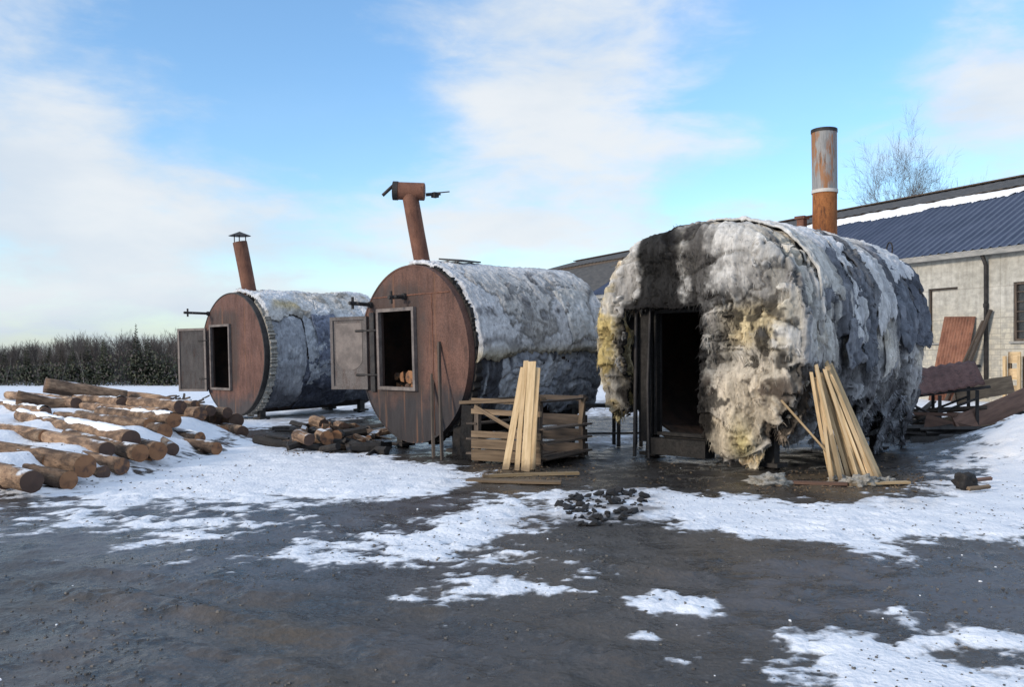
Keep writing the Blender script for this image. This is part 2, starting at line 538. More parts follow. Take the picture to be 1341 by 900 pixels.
def board_mesh(L, w, t, warp=.008, seg=6):
    mb = MB()
    rows = []
    bx, by = random.uniform(-warp, warp), random.uniform(-warp, warp)
    for i in range(seg + 1):
        f = i / seg
        ox, oy = bx * math.sin(math.pi * f), by * math.sin(math.pi * f)
        ww = w * random.uniform(.96, 1.04)
        sk = random.uniform(-.01, .01) if i in (0, seg) else 0
        rows.append([(ox - ww / 2, oy - t / 2, f * L - sk), (ox + ww / 2, oy - t / 2, f * L + sk),
                     (ox + ww / 2, oy + t / 2, f * L + sk), (ox - ww / 2, oy + t / 2, f * L - sk)])
    vs = [p for r in rows for p in r]
    fs = [(3, 2, 1, 0), tuple(seg * 4 + k for k in range(4))]
    for i in range(seg):
        for k in range(4):
            fs.append((i * 4 + k, i * 4 + (k + 1) % 4, (i + 1) * 4 + (k + 1) % 4, (i + 1) * 4 + k))
    mb.add(vs, fs)
    return mb


def board(name, p0, p1, w, t, mat, roll=0.0, parent=None, warp=.008):
    m, L = frame_from(p0, p1, roll)
    o = board_mesh(L, w, t, warp).build(name, mat, parent)
    o.matrix_local = m
    return o


def rod(name, pts, r, mat, parent=None, n=10):
    return MB().tube(pts, r, n).build(name, mat, parent, True)


def flat_cap_smooth(o, ang=40):
    for p in o.data.polygons:
        p.use_smooth = True
    o.data.set_sharp_from_angle(angle=math.radians(ang))
    return o


# ------------------------------------------------------------------ terrain
WALL0 = Vector((18.66, 32.0, 0)); E_ = Vector((-.4625, .8866, 0)); N_ = Vector((.8866, .4625, 0))
PILE = [(-5.7, 10.3), (-5.15, 11.5), (-5.0, 13.5), (-5.3, 16.0), (-5.6, 18.4), (-12, 27.5), (-24, 27), (-22, 12), (-12, 9)]


def poly_sd(x, y, poly):
    """signed distance, positive inside"""
    d = np.full(x.shape, 1e9); ins = np.zeros(x.shape, bool)
    n = len(poly)
    for i in range(n):
        ax, ay = poly[i]; bx, by = poly[(i + 1) % n]
        ex, ey = bx - ax, by - ay
        t = np.clip(((x - ax) * ex + (y - ay) * ey) / (ex * ex + ey * ey), 0, 1)
        d = np.minimum(d, np.hypot(x - ax - t * ex, y - ay - t * ey))
        with np.errstate(divide='ignore', invalid='ignore'):
            c = ((ay > y) != (by > y)) & (x < ex * (y - ay) / (ey if abs(ey) > 1e-12 else 1e-12) + ax)
        ins ^= c
    return np.where(ins, d, -d)


def base_h(x, y):
    x, y = np.asarray(x, float), np.asarray(y, float)
    dd = (x - WALL0.x) * N_.x + (y - WALL0.y) * N_.y
    z = -1.8 * sstep(-4, -18, x) * sstep(24, 95, y)
    z = z + 1.18 * np.exp(-((x - 10.0) / 2.0) ** 2 - ((y - 14.0) / 2.3) ** 2)
    z = z + (.36 + .10 * fbm(x * .8, y * .8, oct=2, seed=6)) * sstep(-.25, 1.3, poly_sd(x, y, PILE) + .3 * vnoise(x * 1.3, y * 1.3, seed=4))
    z = z + .25 * sstep(22, 30, y) * np.maximum(0, fbm(x * .35, y * .35, seed=8, oct=3)) * sstep(60, 30, y)
    return z


def ground_at(x, y):
    return float(base_h(np.array([x]), np.array([y]))[0])


def build_ground():
    xs = np.arange(-13, 13.001, .036)
    k = 1.12
    ext = 13 + np.cumsum(.06 * k ** np.arange(0, 60)); ext = ext[ext < 420]
    xs = np.concatenate([-ext[::-1], xs, ext])
    ys = 3.4 * np.exp(np.arange(0, math.log(24 / 3.4), .0046))
    ye = ys[-1] + np.cumsum(.12 * 1.1 ** np.arange(0, 70)); ye = ye[ye < 480]
    yb = ys[0] - np.cumsum(.03 * 1.15 ** np.arange(0, 50)); yb = yb[yb > -90]
    ys = np.concatenate([yb[::-1], ys, ye])
    X, Y = np.meshgrid(xs, ys)
    z = base_h(X, Y)
    n1 = fbm(X * .9, Y * .9, oct=5, seed=20)
    n2 = fbm(X * 3.3, Y * 3.3, oct=5, seed=30, gain=.6)
    s = np.full(X.shape, -1.3)

    def patch(px, w=.22, top=1.2, off=0.0, world=False):
        nonlocal s
        pts = px if world else [tuple(G(u, v)[:2]) for u, v in px]
        s = np.maximum(s, np.minimum(poly_sd(X, Y, pts) / (w * 2.3), top) + off)
    # big drift in front of the left and middle kilns
    patch([(20, 652), (90, 650), (160, 660), (240, 652), (300, 655), (390, 650), (470, 654), (540, 652), (600, 640), (630, 622), (600, 612),
           (540, 604), (480, 593), (420, 590), (360, 584), (330, 572), (300, 580), (240, 605), (150, 628), (60, 642)], .22)
    patch(PILE, .3, 1.4, 0, True)
    patch([(80, 655), (300, 648), (470, 650), (330, 672), (290, 695), (230, 712), (170, 690), (90, 688)], .6, .05, -.02)
    patch([(180, 690), (320, 672), (300, 700), (200, 716)], .3, .22)
    # middle patch
    patch([(365, 730), (420, 718), (500, 700), (560, 684), (600, 664), (640, 648), (745, 642), (735, 672), (690, 690), (655, 704), (650, 735),
           (640, 752), (560, 752), (470, 738), (400, 742)], .35, .72)
    patch([(560, 752), (660, 745), (690, 770), (560, 785)], .4, .12, .0)
    # band on the right
    patch([(690, 642), (860, 640), (1000, 650), (1110, 662), (1200, 668), (1300, 664), (1360, 650), (1360, 716), (1250, 706), (1190, 712), (1180, 728),
           (1100, 714), (1000, 704), (900, 694), (860, 684), (760, 680), (700, 690)], .25, 1.0)
    patch([(1090, 668), (1200, 640), (1250, 628), (1262, 600), (1300, 575), (1341, 548), (1500, 520), (1650, 640), (1400, 700), (1200, 690)], .3, 1.3)
    patch([(820, 778), (870, 771), (945, 794), (925, 812), (850, 808), (822, 795)], .10, .8)
    patch([(985, 888), (1050, 838), (1110, 824), (1165, 838), (1240, 852), (1360, 872), (1400, 960), (960, 960)], .18, .85)
    patch([(1175, 815), (1250, 822), (1360, 842), (1360, 856), (1270, 846), (1200, 836)], .10, .8)
    patch([(872, 862), (920, 862), (922, 870), (880, 872)], .06, .4)
    patch([(1210, 612), (1280, 600), (1290, 612), (1225, 622)], .2, .6)
    patch([(770, 574), (835, 568), (835, 580), (775, 590)], .2, .7)
    patch([(1060, 560), (1120, 555), (1160, 562), (1090, 575)], .3, .3)
    for (u, v, r) in ((550, 779, .07), (688, 769, .07), (850, 832, .06),
                      (80, 735, .06), (1160, 806, .05), (560, 770, .1)):
        c = G(u, v)
        s = np.maximum(s, np.minimum((r - np.hypot((X - c.x) * .5, Y - c.y)) / .14, .12))
    s = np.maximum(s, np.clip((Y - 25) / 2, -1.3, 1.2))
    s = np.maximum(s, np.clip((-11 - X) / 1.5 + (Y - 9) * .3, -1.3, 1.0) * sstep(7, 10, Y) - 1.3 * (1 - sstep(7, 10, Y)))
    s = np.maximum(s, np.where((np.abs(X) > 12) | (Y < 3), .0, -1.3))
    n4 = fbm(X * 9, Y * 9, oct=4, seed=35, gain=.65)
    n3 = fbm(X * 1.6 + 5, Y * 3.4, oct=4, seed=37, gain=.6)
    snow = s + .55 * n2 + .28 * n1 + .55 * n4 + .42 * n3
    snow = np.clip(snow, -1.2, 1.4)
    thick = sstep(-.1, 1.1, snow)
    z = z + thick * (.018 + .008 * n2 + .004 * n4 + .035 * n1 * sstep(.6, 1.3, snow))
    z = z + (1 - thick) * (.018 * n1 + .014 * n2 + .010 * n4 * sstep(-.5, .5, n1 + .2))
    # ruts in the bare yard
    rut = np.sin((X * .35 + Y * 1.0 + .6 * n1) * 3.2)
    z = z + .005 * rut * (1 - thick) * sstep(14, 6, Y) * sstep(2, 4, Y)
    for pl, dep in (([(0, 742), (150, 765), (330, 790), (560, 812), (760, 868), (900, 960)], .018), ([(0, 775), (200, 815), (420, 850), (560, 905), (640, 990)], .016),
                    ([(1341, 735), (1100, 752), (900, 742), (700, 716), (450, 690), (200, 672)], .012), ([(1341, 790), (1100, 792), (850, 760), (620, 728)], .012)):
        pts = [tuple(G(u, v)[:2]) for u, v in pl]
        dmin = np.full(X.shape, 9.0)
        for (ax, ay), (bx, by) in zip(pts[:-1], pts[1:]):
            t = np.clip(((X - ax) * (bx - ax) + (Y - ay) * (by - ay)) / ((bx - ax) ** 2 + (by - ay) ** 2), 0, 1)
            dmin = np.minimum(dmin, np.hypot(X - ax - t * (bx - ax), Y - ay - t * (by - ay)))
        dmin = dmin + .10 * n2
        z = z - dep * np.exp(-(dmin / .13) ** 2) + dep * .9 * np.exp(-((dmin - .27) / .08) ** 2) * (1 + .8 * n4)
    soot = np.zeros(X.shape)
    for px in ([(560, 575), (620, 640), (760, 640), (1000, 655), (1190, 660), (1250, 620), (1300, 560), (1100, 520), (800, 520)],
               [(370, 545), (370, 592), (500, 590), (640, 612), (640, 560), (480, 530)],
               [(700, 690), (745, 640), (860, 640), (860, 690), (780, 700)]):
        pts = [tuple(G(u, v)[:2]) for u, v in px]
        soot = np.maximum(soot, sstep(-.5, .5, poly_sd(X, Y, pts) + .35 * n1))
    pts = [tuple(G(u, v)[:2]) for u, v in [(735, 648), (845, 644), (850, 676), (790, 690), (735, 680)]]
    coal = sstep(-.2, .25, poly_sd(X, Y, pts) + .3 * n2)
    soot = np.maximum(soot * .8, coal)
    ice = np.zeros(X.shape)
    for px, a in (([(0, 650), (640, 650), (650, 700), (500, 800), (280, 770), (0, 745)], .9), ([(950, 760), (1400, 700), (1400, 820), (1000, 830)], .8),
                  ([(420, 830), (640, 800), (760, 860), (560, 900)], .6), ([(0, 800), (250, 780), (330, 880), (0, 960)], .55)):
        pts = [tuple(G(u, v)[:2]) for u, v in px]
        ice = np.maximum(ice, a * sstep(-.6, .6, poly_sd(X, Y, pts) + .7 * n1))
    mud = sstep(-.4, .5, n1 + .3)
    for px in ([(830, 690), (1180, 735), (1100, 790), (850, 770)], [(0, 760), (500, 800), (600, 960), (0, 960)], [(600, 615), (770, 610), (770, 640), (610, 640)],
               [(960, 620), (1230, 620), (1200, 660), (980, 650)]):
        pts = [tuple(G(u, v)[:2]) for u, v in px]
        mud = np.maximum(mud * .7, sstep(-.5, .5, poly_sd(X, Y, pts) + .5 * n1))
    for px in ([(600, 615), (770, 610), (770, 640), (610, 640)], [(1000, 622), (1200, 622), (1200, 655), (1010, 645)]):
        pts = [tuple(G(u, v)[:2]) for u, v in px]
        soot = soot * (1 - .85 * sstep(-.3, .3, poly_sd(X, Y, pts) + .3 * n1))
    global GXS, GYS, GZ
    GXS, GYS, GZ = xs, ys, z
    co = np.stack([X, Y, z], -1).reshape(-1, 3)
    me = np_mesh('ground', co, grid_faces(len(ys), len(xs)), M['ground'], None, True,
                 {'snow': snow.ravel(), 'soot': soot.ravel(), 'ice': ice.ravel(), 'mud': mud.ravel()})
    o = link('ground', me)
    o['kind'] = 'structure'


build_ground()


def gz(x, y):
    i = int(np.clip(np.searchsorted(GXS, x) - 1, 0, len(GXS) - 2)); j = int(np.clip(np.searchsorted(GYS, y) - 1, 0, len(GYS) - 2))
    fx = (x - GXS[i]) / (GXS[i + 1] - GXS[i]); fy = (y - GYS[j]) / (GYS[j + 1] - GYS[j])
    return float((GZ[j, i] * (1 - fx) + GZ[j, i + 1] * fx) * (1 - fy) + (GZ[j + 1, i] * (1 - fx) + GZ[j + 1, i + 1] * fx) * fy)



# ------------------------------------------------------------------ insulation covers
def tufts(co, nrm, cols, n, lmin, lmax, seed, droop=.6, wid=.25):
    """n little curved wool fibres rooted on the surface points given; returns co, faces(quads), cols"""
    r = np.random.default_rng(seed)
    idx = r.integers(0, len(co), n)
    p, nn, c = co[idx], nrm[idx], cols[idx]
    L = r.uniform(lmin, lmax, n)[:, None]
    d = nn * r.uniform(.2, .9, (n, 1)) + r.normal(0, .55, (n, 3)); d[:, 2] -= droop * r.uniform(.2, 1, n)
    d /= np.linalg.norm(d, axis=1)[:, None]
    side = np.cross(d, r.normal(0, 1, (n, 3))); side /= np.linalg.norm(side, axis=1)[:, None] + 1e-9
    w = L * wid
    p = p - nn * .02
    m = p + d * L * .55; e = p + d * L; e[:, 2] -= L[:, 0] * .25
    V = np.stack([p - side * w * .5, p + side * w * .5, m + side * w * .4, m - side * w * .4, e + side * w * .08, e - side * w * .08], 1).reshape(-1, 3)
    b = np.arange(n)[:, None] * 6
    Fc = np.concatenate([b + np.array([[0, 1, 2, 3]]), b + np.array([[3, 2, 4, 5]])], 0)
    C = np.repeat(c * r.uniform(.75, 1.25, (n, 1)), 6, 0)
    return V, Fc, np.clip(C, 0, .85)


def surf_normals(Pg, wrap=False):
    du = np.gradient(Pg, axis=0); dv = np.gradient(Pg, axis=1)
    n = np.cross(du, dv); n /= np.linalg.norm(n, axis=-1)[..., None] + 1e-9
    return n


def finish_cover(name, parent, Pg, Cg, keep, mat, ntuft, lt, seed, flip=False, solid=.05, droop=.6, wid=.25):
    n, m = Pg.shape[:2]
    nr = surf_normals(Pg)
    cen = Pg.mean((0, 1))
    if ((Pg - cen) * nr).sum() < 0:
        nr = -nr
    fc = grid_faces(n, m)
    ctr = Pg.reshape(-1, 3)[fc].mean(1)
    kf = keep.reshape(-1)[fc].all(1)
    fc = fc[kf]
    v0 = Pg.reshape(-1, 3)[fc]
    fn = np.cross(v0[:, 1] - v0[:, 0], v0[:, 2] - v0[:, 1])
    if ((v0.mean(1) - cen) * fn).sum() < 0:
        fc = fc[:, ::-1]
    used = np.unique(fc)
    remap = np.full(n * m, -1); remap[used] = np.arange(len(used))
    co = Pg.reshape(-1, 3)[used]; cl = Cg.reshape(-1, 3)[used]; nn = nr.reshape(-1, 3)[used]
    fc = remap[fc]
    if solid:                      # a second skin inside, closed round every edge
        k = len(co)
        co2 = np.concatenate([co, co - nn * solid])
        e = np.concatenate([fc[:, [i, (i + 1) % 4]] for i in range(4)])
        key = e[:, 0].astype(np.int64) * (k + 1) + e[:, 1]; rkey = e[:, 1].astype(np.int64) * (k + 1) + e[:, 0]
        bd = e[~np.isin(rkey, key)]
        rim = np.stack([bd[:, 1], bd[:, 0], bd[:, 0] + k, bd[:, 1] + k], 1)
        fall = np.concatenate([fc, fc[:, ::-1] + k, rim]); call = np.concatenate([cl, cl * .8])
    else:
        co2, fall, call = co, fc, cl
    if ntuft:
        V, Fc, C = tufts(co, nn, cl, ntuft, lt[0], lt[1], seed, droop, wid)
        fall = np.concatenate([fall, Fc + len(co2)]); co2 = np.concatenate([co2, V]); call = np.concatenate([call, C])
    return link(name, np_mesh(name, co2, fall, mat, call), parent)


def band_cover(name, parent, zc, R, th0, th1, s0, s1, thick, colfn, mat, nth=220, ns=240, amp=1.0, rag=(.0, .12), sag=0.0, cell=1.0,
               ntuft=3000, lt=(.03, .09), seed=1, solid=.05, endrag=.05, droop=.6, fine=1.0, ex=None):
    """insulation laid over the top of a drum: th from the top, s along the axis"""
    a, b = np.meshgrid(np.linspace(0, 1, nth), np.linspace(0, 1, ns), indexing='ij')
    s = s0 + (s1 - s0) * b
    e0 = rag[0] * fbm(s * 2.1, s * 0 + 3, oct=4, seed=seed + 50); e1 = rag[1] * fbm(s * 2.1, s * 0 + 9, oct=5, seed=seed + 51, gain=.65)
    th = th0 + e0 + (th1 + e1 - th0 - e0) * a
    s = s + endrag * fbm(th * 3, b * 0 + 2, oct=4, seed=seed + 52) * (np.abs(b - .5) * 2) ** 3
    arc = th * R
    n1 = fbm(arc * 1.1, s * 1.1, oct=3, seed=seed); n2 = fbm(arc * 4, s * 4, oct=4, seed=seed + 3, gain=.6)
    n3 = fbm(arc * 15, s * 15, oct=2, seed=seed + 8)
    f1, f2, cid = worley(arc * cell + .5 * n1, s * cell + .4 * n2, seed + 6)
    edge = sstep(0, .16, f2 - f1)
    Rb = R
    if ex:
        R = R * (np.abs(np.sin(th)) ** ex + np.abs(np.cos(th)) ** ex) ** (-1 / ex)
    r = R + thick * (.75 + .35 * n1 * amp) + .035 * n2 * amp * fine + .012 * n3 * fine + .05 * amp * (cid - .5) - .035 * amp * (1 - edge)
    r = r + sag * sstep(.5, 1, a) * (1 + .5 * n1)
    rim = np.minimum(np.minimum(a, 1 - a) * nth / 4, np.minimum(b, 1 - b) * ns / 4)
    r = R + (r - R) * (.55 + .45 * np.clip(rim, 0, 1))
    Pg = np.stack([r * np.sin(th), s, zc + r * np.cos(th)], -1)
    C = colfn(arc, s, th, n1, n2, cid, edge)
    return finish_cover(name, parent, Pg, np.clip(C, .004, .85), np.ones(Pg.shape[:2], bool), mat, ntuft, lt, seed, solid=solid, droop=droop)


def drum_shell(parent, zc, R, L, y0=.03):
    mb = MB(); n = 72
    for r, flip in ((R, False), (R - .03, True)):
        o = len(mb.v)
        for y in (y0, L):
            for k in range(n):
                t = 2 * math.pi * k / n
                mb.v.append((r * math.sin(t), y, zc + r * math.cos(t)))
        for k in range(n):
            f = (o + k, o + (k + 1) % n, o + n + (k + 1) % n, o + n + k)
            mb.f.append(f[::-1] if flip else f); mb.mi.append(0)
    o = len(mb.v)
    for k in range(n):
        t = 2 * math.pi * k / n
        mb.v.append((R * math.sin(t), L + .02, zc + R * math.cos(t)))
    mb.f.append(tuple(range(o, o + n))); mb.mi.append(0)
    ob = mb.build('shell', M['shell'], parent)
    return flat_cap_smooth(ob)


def plate_with_hole(name, parent, zc, R, hole, mat, y0=-.02, th=.05, n=96):
    bm = bmesh.new()
    a0, a1, z0, z1 = hole
    outer = [bm.verts.new((R * math.sin(2 * math.pi * k / n), y0, zc + R * math.cos(2 * math.pi * k / n))) for k in range(n)]
    inner = [bm.verts.new(p) for p in ((a0, y0, z0), (a1, y0, z0), (a1, y0, z1), (a0, y0, z1))]
    ed = [bm.edges.new((outer[k], outer[(k + 1) % n])) for k in range(n)] + [bm.edges.new((inner[k], inner[(k + 1) % 4])) for k in range(4)]
    bmesh.ops.triangle_fill(bm, use_beauty=True, edges=ed)
    g = bmesh.ops.extrude_face_region(bm, geom=bm.faces[:])
    bmesh.ops.translate(bm, verts=[v for v in g['geom'] if isinstance(v, bmesh.types.BMVert)], vec=(0, th, 0))
    bmesh.ops.recalc_face_normals(bm, faces=bm.faces[:])
    me = bpy.data.meshes.new(name); bm.to_mesh(me); bm.free()
    me.materials.append(mat)
    return link(name, me, parent)


def rim_ring(name, parent, zc, R, y0, y1, w, mat, jit=0.0, n=110, th0=0, th1=2 * math.pi):
    mb = MB()
    for k in range(n + 1):
        t = th0 + (th1 - th0) * k / n
        a = R + w * (1 + jit * random.uniform(-1, 1)); yy = y1 + jit * .05 * random.uniform(-1, 1)
        for r, y in ((R, y0), (a, y0), (a, yy), (R, yy)):
            mb.v.append((r * math.sin(t), y, zc + r * math.cos(t)))
    for k in range(n):
        for j in range(4):
            mb.f.append((k * 4 + j, k * 4 + (j + 1) % 4, k * 4 + 4 + (j + 1) % 4, k * 4 + 4 + j)); mb.mi.append(0)
    return flat_cap_smooth(mb.build(name, mat, parent))


def rect_frame(name, parent, hole, w, d, mat, y=-.05):
    a0, a1, z0, z1 = hole
    mb = MB()
    mb.box(((a0 + a1) / 2, y, z1 + w / 2), (a1 - a0 + 2 * w, d, w)); mb.box(((a0 + a1) / 2, y, z0 - w / 2), (a1 - a0 + 2 * w, d, w))
    mb.box((a0 - w / 2, y, (z0 + z1) / 2), (w, d, z1 - z0)); mb.box((a1 + w / 2, y, (z0 + z1) / 2), (w, d, z1 - z0))
    return mb.build(name, mat, parent)


def kiln_frame(cx, cy, p, tilt):
    return empty('charcoal_kiln', (cx, cy, 0), (tilt, 0, -p))


def to_local(cx, cy, p, X, Y):
    dx, dy = X - cx, Y - cy
    return dx * math.cos(p) - dy * math.sin(p), dx * math.sin(p) + dy * math.cos(p)


def door_leaf(parent, h, e, z0, z1, mat, inset_mat, hinge_at=None):
    """steel leaf between local points h (hinge) and e, from z0 to z1"""
    hx, hy = h; ex, ey = e
    d = Vector((ex - hx, ey - hy, 0)); L = d.length; d.normalize()
    nrm = Vector((d.y, -d.x, 0))
    if nrm.y > 0:
        nrm = -nrm
    R3 = Matrix((d, -nrm, Vector((0, 0, 1)))).transposed()
    c = Vector(((hx + ex) / 2, (hy + ey) / 2, (z0 + z1) / 2))
    mb = MB().box(c, (L, .035, z1 - z0), 0, R3)
    o = mb.build('door', mat, parent)
    rb = MB()
    for sx in (-1, 1):
        rb.box(c + d * (sx * (L / 2 - .03)) + nrm * .032, (.06, .025, z1 - z0 - .004), 0, R3)
    for sz in (-1, 1):
        rb.box(c + Vector((0, 0, sz * ((z1 - z0) / 2 - .035))) + nrm * .030, (L - .12, .025, .06), 0, R3)
    rb.build('door_rib', M['frame'] if inset_mat is None else mat, o)
    if inset_mat:
        # lighter riveted sheet with a rounded lower edge
        vs, n = [], 14
        w = L * .36
        for k in range(n + 1):
            t = math.pi * k / n
            vs.append(c + d * (-w * math.cos(t)) + Vector((0, 0, -.10 - .22 * math.sin(t))) + nrm * .024)
        vs.append(c + d * w + Vector((0, 0, (z1 - z0) / 2 - .12)) + nrm * .024)
        vs.append(c - d * w + Vector((0, 0, (z1 - z0) / 2 - .12)) + nrm * .024)
        k = len(vs)
        mb = MB()
        mb.add(vs + [v - nrm * .008 for v in vs], [tuple(range(k)), tuple(range(2 * k - 1, k - 1, -1))]
               + [(i, i + k, (i + 1) % k + k, (i + 1) % k) for i in range(k)])
        mb.build('door_sheet', inset_mat, o)
    for f in (.2, .8):
        hb = MB()
        z = z0 + (z1 - z0) * f
        p0 = Vector((hx, hy, z)); p1 = Vector((hinge_at[0], hinge_at[1], z)) if hinge_at else p0 + Vector((.1, .02, 0))
        hb.tube([p0 + d * .25 + nrm * .03, p0 + nrm * .03, p1], .022, 8)
        hb.build('hinge', M['dark_steel'], parent, True)
    return o


def lug(parent, x, z, ln, drop=0.0):
    """pipe stub with a crossbar standing out of the end plate"""
    mb = MB()
    mb.tube([(x, .0, z), (x, -ln, z - drop)], .035, 10)
    mb.tube([(x, -ln * .86, z - drop - .11), (x, -ln * .86, z - drop + .11)], .026, 8)
    mb.tube([(x - .1, -ln * .70, z - drop * .7), (x + .1, -ln * .70, z - drop * .7)], .026, 8)
    mb.tube([(x, -.02, z), (x, -.08, z)], .06, 10)
    return flat_cap_smooth(mb.build('pipe_stub', M['dark_steel'], parent))


def legs(parent, zc, R, L, xs=(-.8, .8), ys=(.35, None), col='dark_steel'):
    for y in (ys[0], L - .4):
        for x in xs:
            top = zc - math.sqrt(max(R * R - x * x, .01)) + .03
            mb = MB().box((x, y, (top - .25) / 2), (.16, .16, top + .25)).box((x, y, .05), (.34, .30, .06))
            mb.build('leg', M[col], parent)


# ------------------------------------------------------------------ kiln in the middle
PM = math.radians(46.5)
MX, MY = -1.71, 15.38
zc, R, L = 1.705, 1.53, 3.35
k2 = kiln_frame(MX, MY, PM, math.radians(1.8))
tag(k2, 'rusty round-faced charcoal kiln with grey frosted wool back and T-shaped chimney, the middle one', 'charcoal kiln', 'charcoal kilns in the yard')
hole = (-.87, .12, 1.13, 2.47)
drum_shell(k2, zc, R - .03, L)
plate_with_hole('end_plate', k2, zc, R, hole, M['rust_plate'])
rim_ring('plate_rim', k2, zc, R - .002, -.03, .10, .028, M['rust_plate'])
for k_, zz_ in ((k2, 2.74),):
    xw_ = math.sqrt(R * R - (zz_ - zc) ** 2) - .02
    MB().tube([(-xw_ + 2 * xw_ * q / 40, -.022, zz_ + .004 * random.uniform(-1, 1)) for q in range(41)], [.012 * random.uniform(.7, 1.3) for q in range(41)], 6).build('weld_seam', M['rust_pipe'], k_, True)
MB().tube([(.62 + .004 * random.uniform(-1, 1), -.022, zc - 1.38 + q * (2.40 / 40)) for q in range(41)], [.011 * random.uniform(.7, 1.3) for q in range(41)], 6).build('weld_seam', M['rust_pipe'], k2, True)
rim_ring('burnt_edge', k2, zc, R - .01, .102, .24, .075, M['soot_wood'], .5, 110, math.radians(20), math.radians(170))
rect_frame('door_frame', k2, hole, .06, .08, M['frame'])
leg_h = to_local(MX, MY, PM, -2.62, 16.28); leg_e = to_local(MX, MY, PM, -3.36, 16.62)
door_leaf(k2, leg_h, leg_e, 1.06, 2.42, M['pale_door'], M['frame'], (-.95, -.06))
# dark scorched strip and hinge post between leaf and opening
MB().box((-1.12, -.05, 1.75), (.14, .03, 1.45)).build('hinge_plate', M['dark_steel'], k2)
lug(k2, -1.16, 2.62, .5, -.03); lug(k2, -.12, 2.72, .38, .02)
legs(k2, zc, R, L)
ch = MB()
lean = Vector((-.69, -.725, 0)) * .22
b0 = Vector((.0, .32, zc + R - .12))
ch.tube([b0, b0 + lean * .55 + Vector((0, 0, .75)), b0 + lean + Vector((0, 0, 1.40))], .142, 24)
ch.tube([b0 + lean * .03 + Vector((0, 0, .06)), b0 + lean * .08 + Vector((0, 0, .14))], .19, 24)
chm = flat_cap_smooth(ch.build('chimney', M['rust_pipe'], k2))
tp = b0 + lean * 1.08 + Vector((0, 0, 1.47))
axd = Vector((.69, .725, -.06)).normalized()
tb = MB()
tb.tube([tp - axd * .26, tp - axd * .25, tp + axd * .27, tp + axd * .28], [.14, .155, .155, .14], 24)
flat_cap_smooth(tb.build('chimney_tee', M['rust_pipe'], chm))
tb = MB().tube([tp - axd * .28, tp - axd * .19], .166, 24)
tb.tube([tp - axd * .24 + Vector((-.06, 0, .1)), tp - axd * .42 + Vector((-.08, 0, -.08))], .03, 8)
flat_cap_smooth(tb.build('damper_collar', M['dark_steel'], chm))
tb = MB()
tb.tube([tp + axd * .30 + Vector((0, 0, -.05)), tp + axd * .56 + Vector((0, 0, -.02))], .03, 8)
tb.tube([tp + axd * .36 + Vector((0, 0, -.03)), tp + axd * .72 + Vector((0, 0, .02))], .011, 6)
tb.box(tp + axd * .46 + Vector((0, 0, -.05)), (.10, .10, .09))
flat_cap_smooth(tb.build('damper_bolt', M['dark_steel'], chm))
# loose dark sheet lying behind the chimney foot
MB().box((.24, .95, zc + R + .13), (.42, .75, .025), 0, Euler((.04, .16, .3)).to_matrix()).build('loose_flashing', M['dark_steel'], k2)


def col_k2(arc, s, th, n1, n2, cid, edge):
    c = np.zeros(arc.shape + (3,)) + np.array([.56, .565, .58])
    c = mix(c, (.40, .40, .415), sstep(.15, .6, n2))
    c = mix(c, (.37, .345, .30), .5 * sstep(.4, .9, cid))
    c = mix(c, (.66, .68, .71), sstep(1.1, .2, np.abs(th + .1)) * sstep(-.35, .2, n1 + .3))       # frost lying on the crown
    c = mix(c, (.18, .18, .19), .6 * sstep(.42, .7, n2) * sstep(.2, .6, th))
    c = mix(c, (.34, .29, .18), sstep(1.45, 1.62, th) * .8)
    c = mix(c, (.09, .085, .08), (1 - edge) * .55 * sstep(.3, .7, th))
    return c


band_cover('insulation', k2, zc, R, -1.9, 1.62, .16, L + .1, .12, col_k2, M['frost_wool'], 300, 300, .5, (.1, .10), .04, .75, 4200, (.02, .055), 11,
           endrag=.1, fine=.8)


def col_sk(arc, s, th, n1, n2, cid, edge):
    c = np.zeros(arc.shape + (3,)) + np.array([.40, .425, .465])
    c = mix(c, (.25, .27, .31), sstep(.3, .7, cid))
    c = mix(c, (.33, .345, .37), sstep(.2, .6, n2 + n1 * .5) * .8)
    c = mix(c, (.035, .036, .045), sstep(.35, .6, fbm(s * 3.5, arc * .5, seed=77)) * .9)
    return c


band_cover('skirt_sheet', k2, zc, R, 1.45, 2.35, .2, L + .05, .05, col_sk, M['felt'], 90, 220, 1.2, (0, .14), .06, 1.3, 500, (.04, .1), 17, solid=.02)
band_cover('loose_sheet', k2, zc, R + .06, .75, 1.5, 2.35, 3.05, .10, lambda arc, s, th, n1, n2, cid, edge:
           mix(np.zeros(arc.shape + (3,)) + np.array([.55, .56, .57]), (.42, .42, .41), sstep(0, .5, n1)), M['felt'], 70, 60, .5, (.08, .1), .02, .6, 60, (.03, .06), 19, solid=.02)


def wood_piece(L, r, n=9, split=False):
    mb = MB()
    if split:
        prof = [(-r, -r * .5), (r, -r * .5), (r * .75, r * .45), (0, r * .75), (-r * .75, r * .4)]
    else:
        prof = [(r * math.cos(2 * math.pi * k / n) * random.uniform(.9, 1.08), r * math.sin(2 * math.pi * k / n) * random.uniform(.9, 1.08)) for k in range(n)]
    k = len(prof); seg = 3
    for i in range(seg + 1):
        sx = random.uniform(.95, 1.05)
        for x, y in prof:
            mb.v.append((x * sx, y * sx, L * i / seg))
    for i in range(seg):
        for j in range(k):
            mb.f.append((i * k + j, i * k + (j + 1) % k, (i + 1) * k + (j + 1) % k, (i + 1) * k + j)); mb.mi.append(0)
    mb.f.append(tuple(reversed(range(k)))); mb.mi.append(1)
    mb.f.append(tuple(seg * k + j for j in range(k))); mb.mi.append(1)
    return mb.mesh('firewood', [M['bark'], M['log_end']])


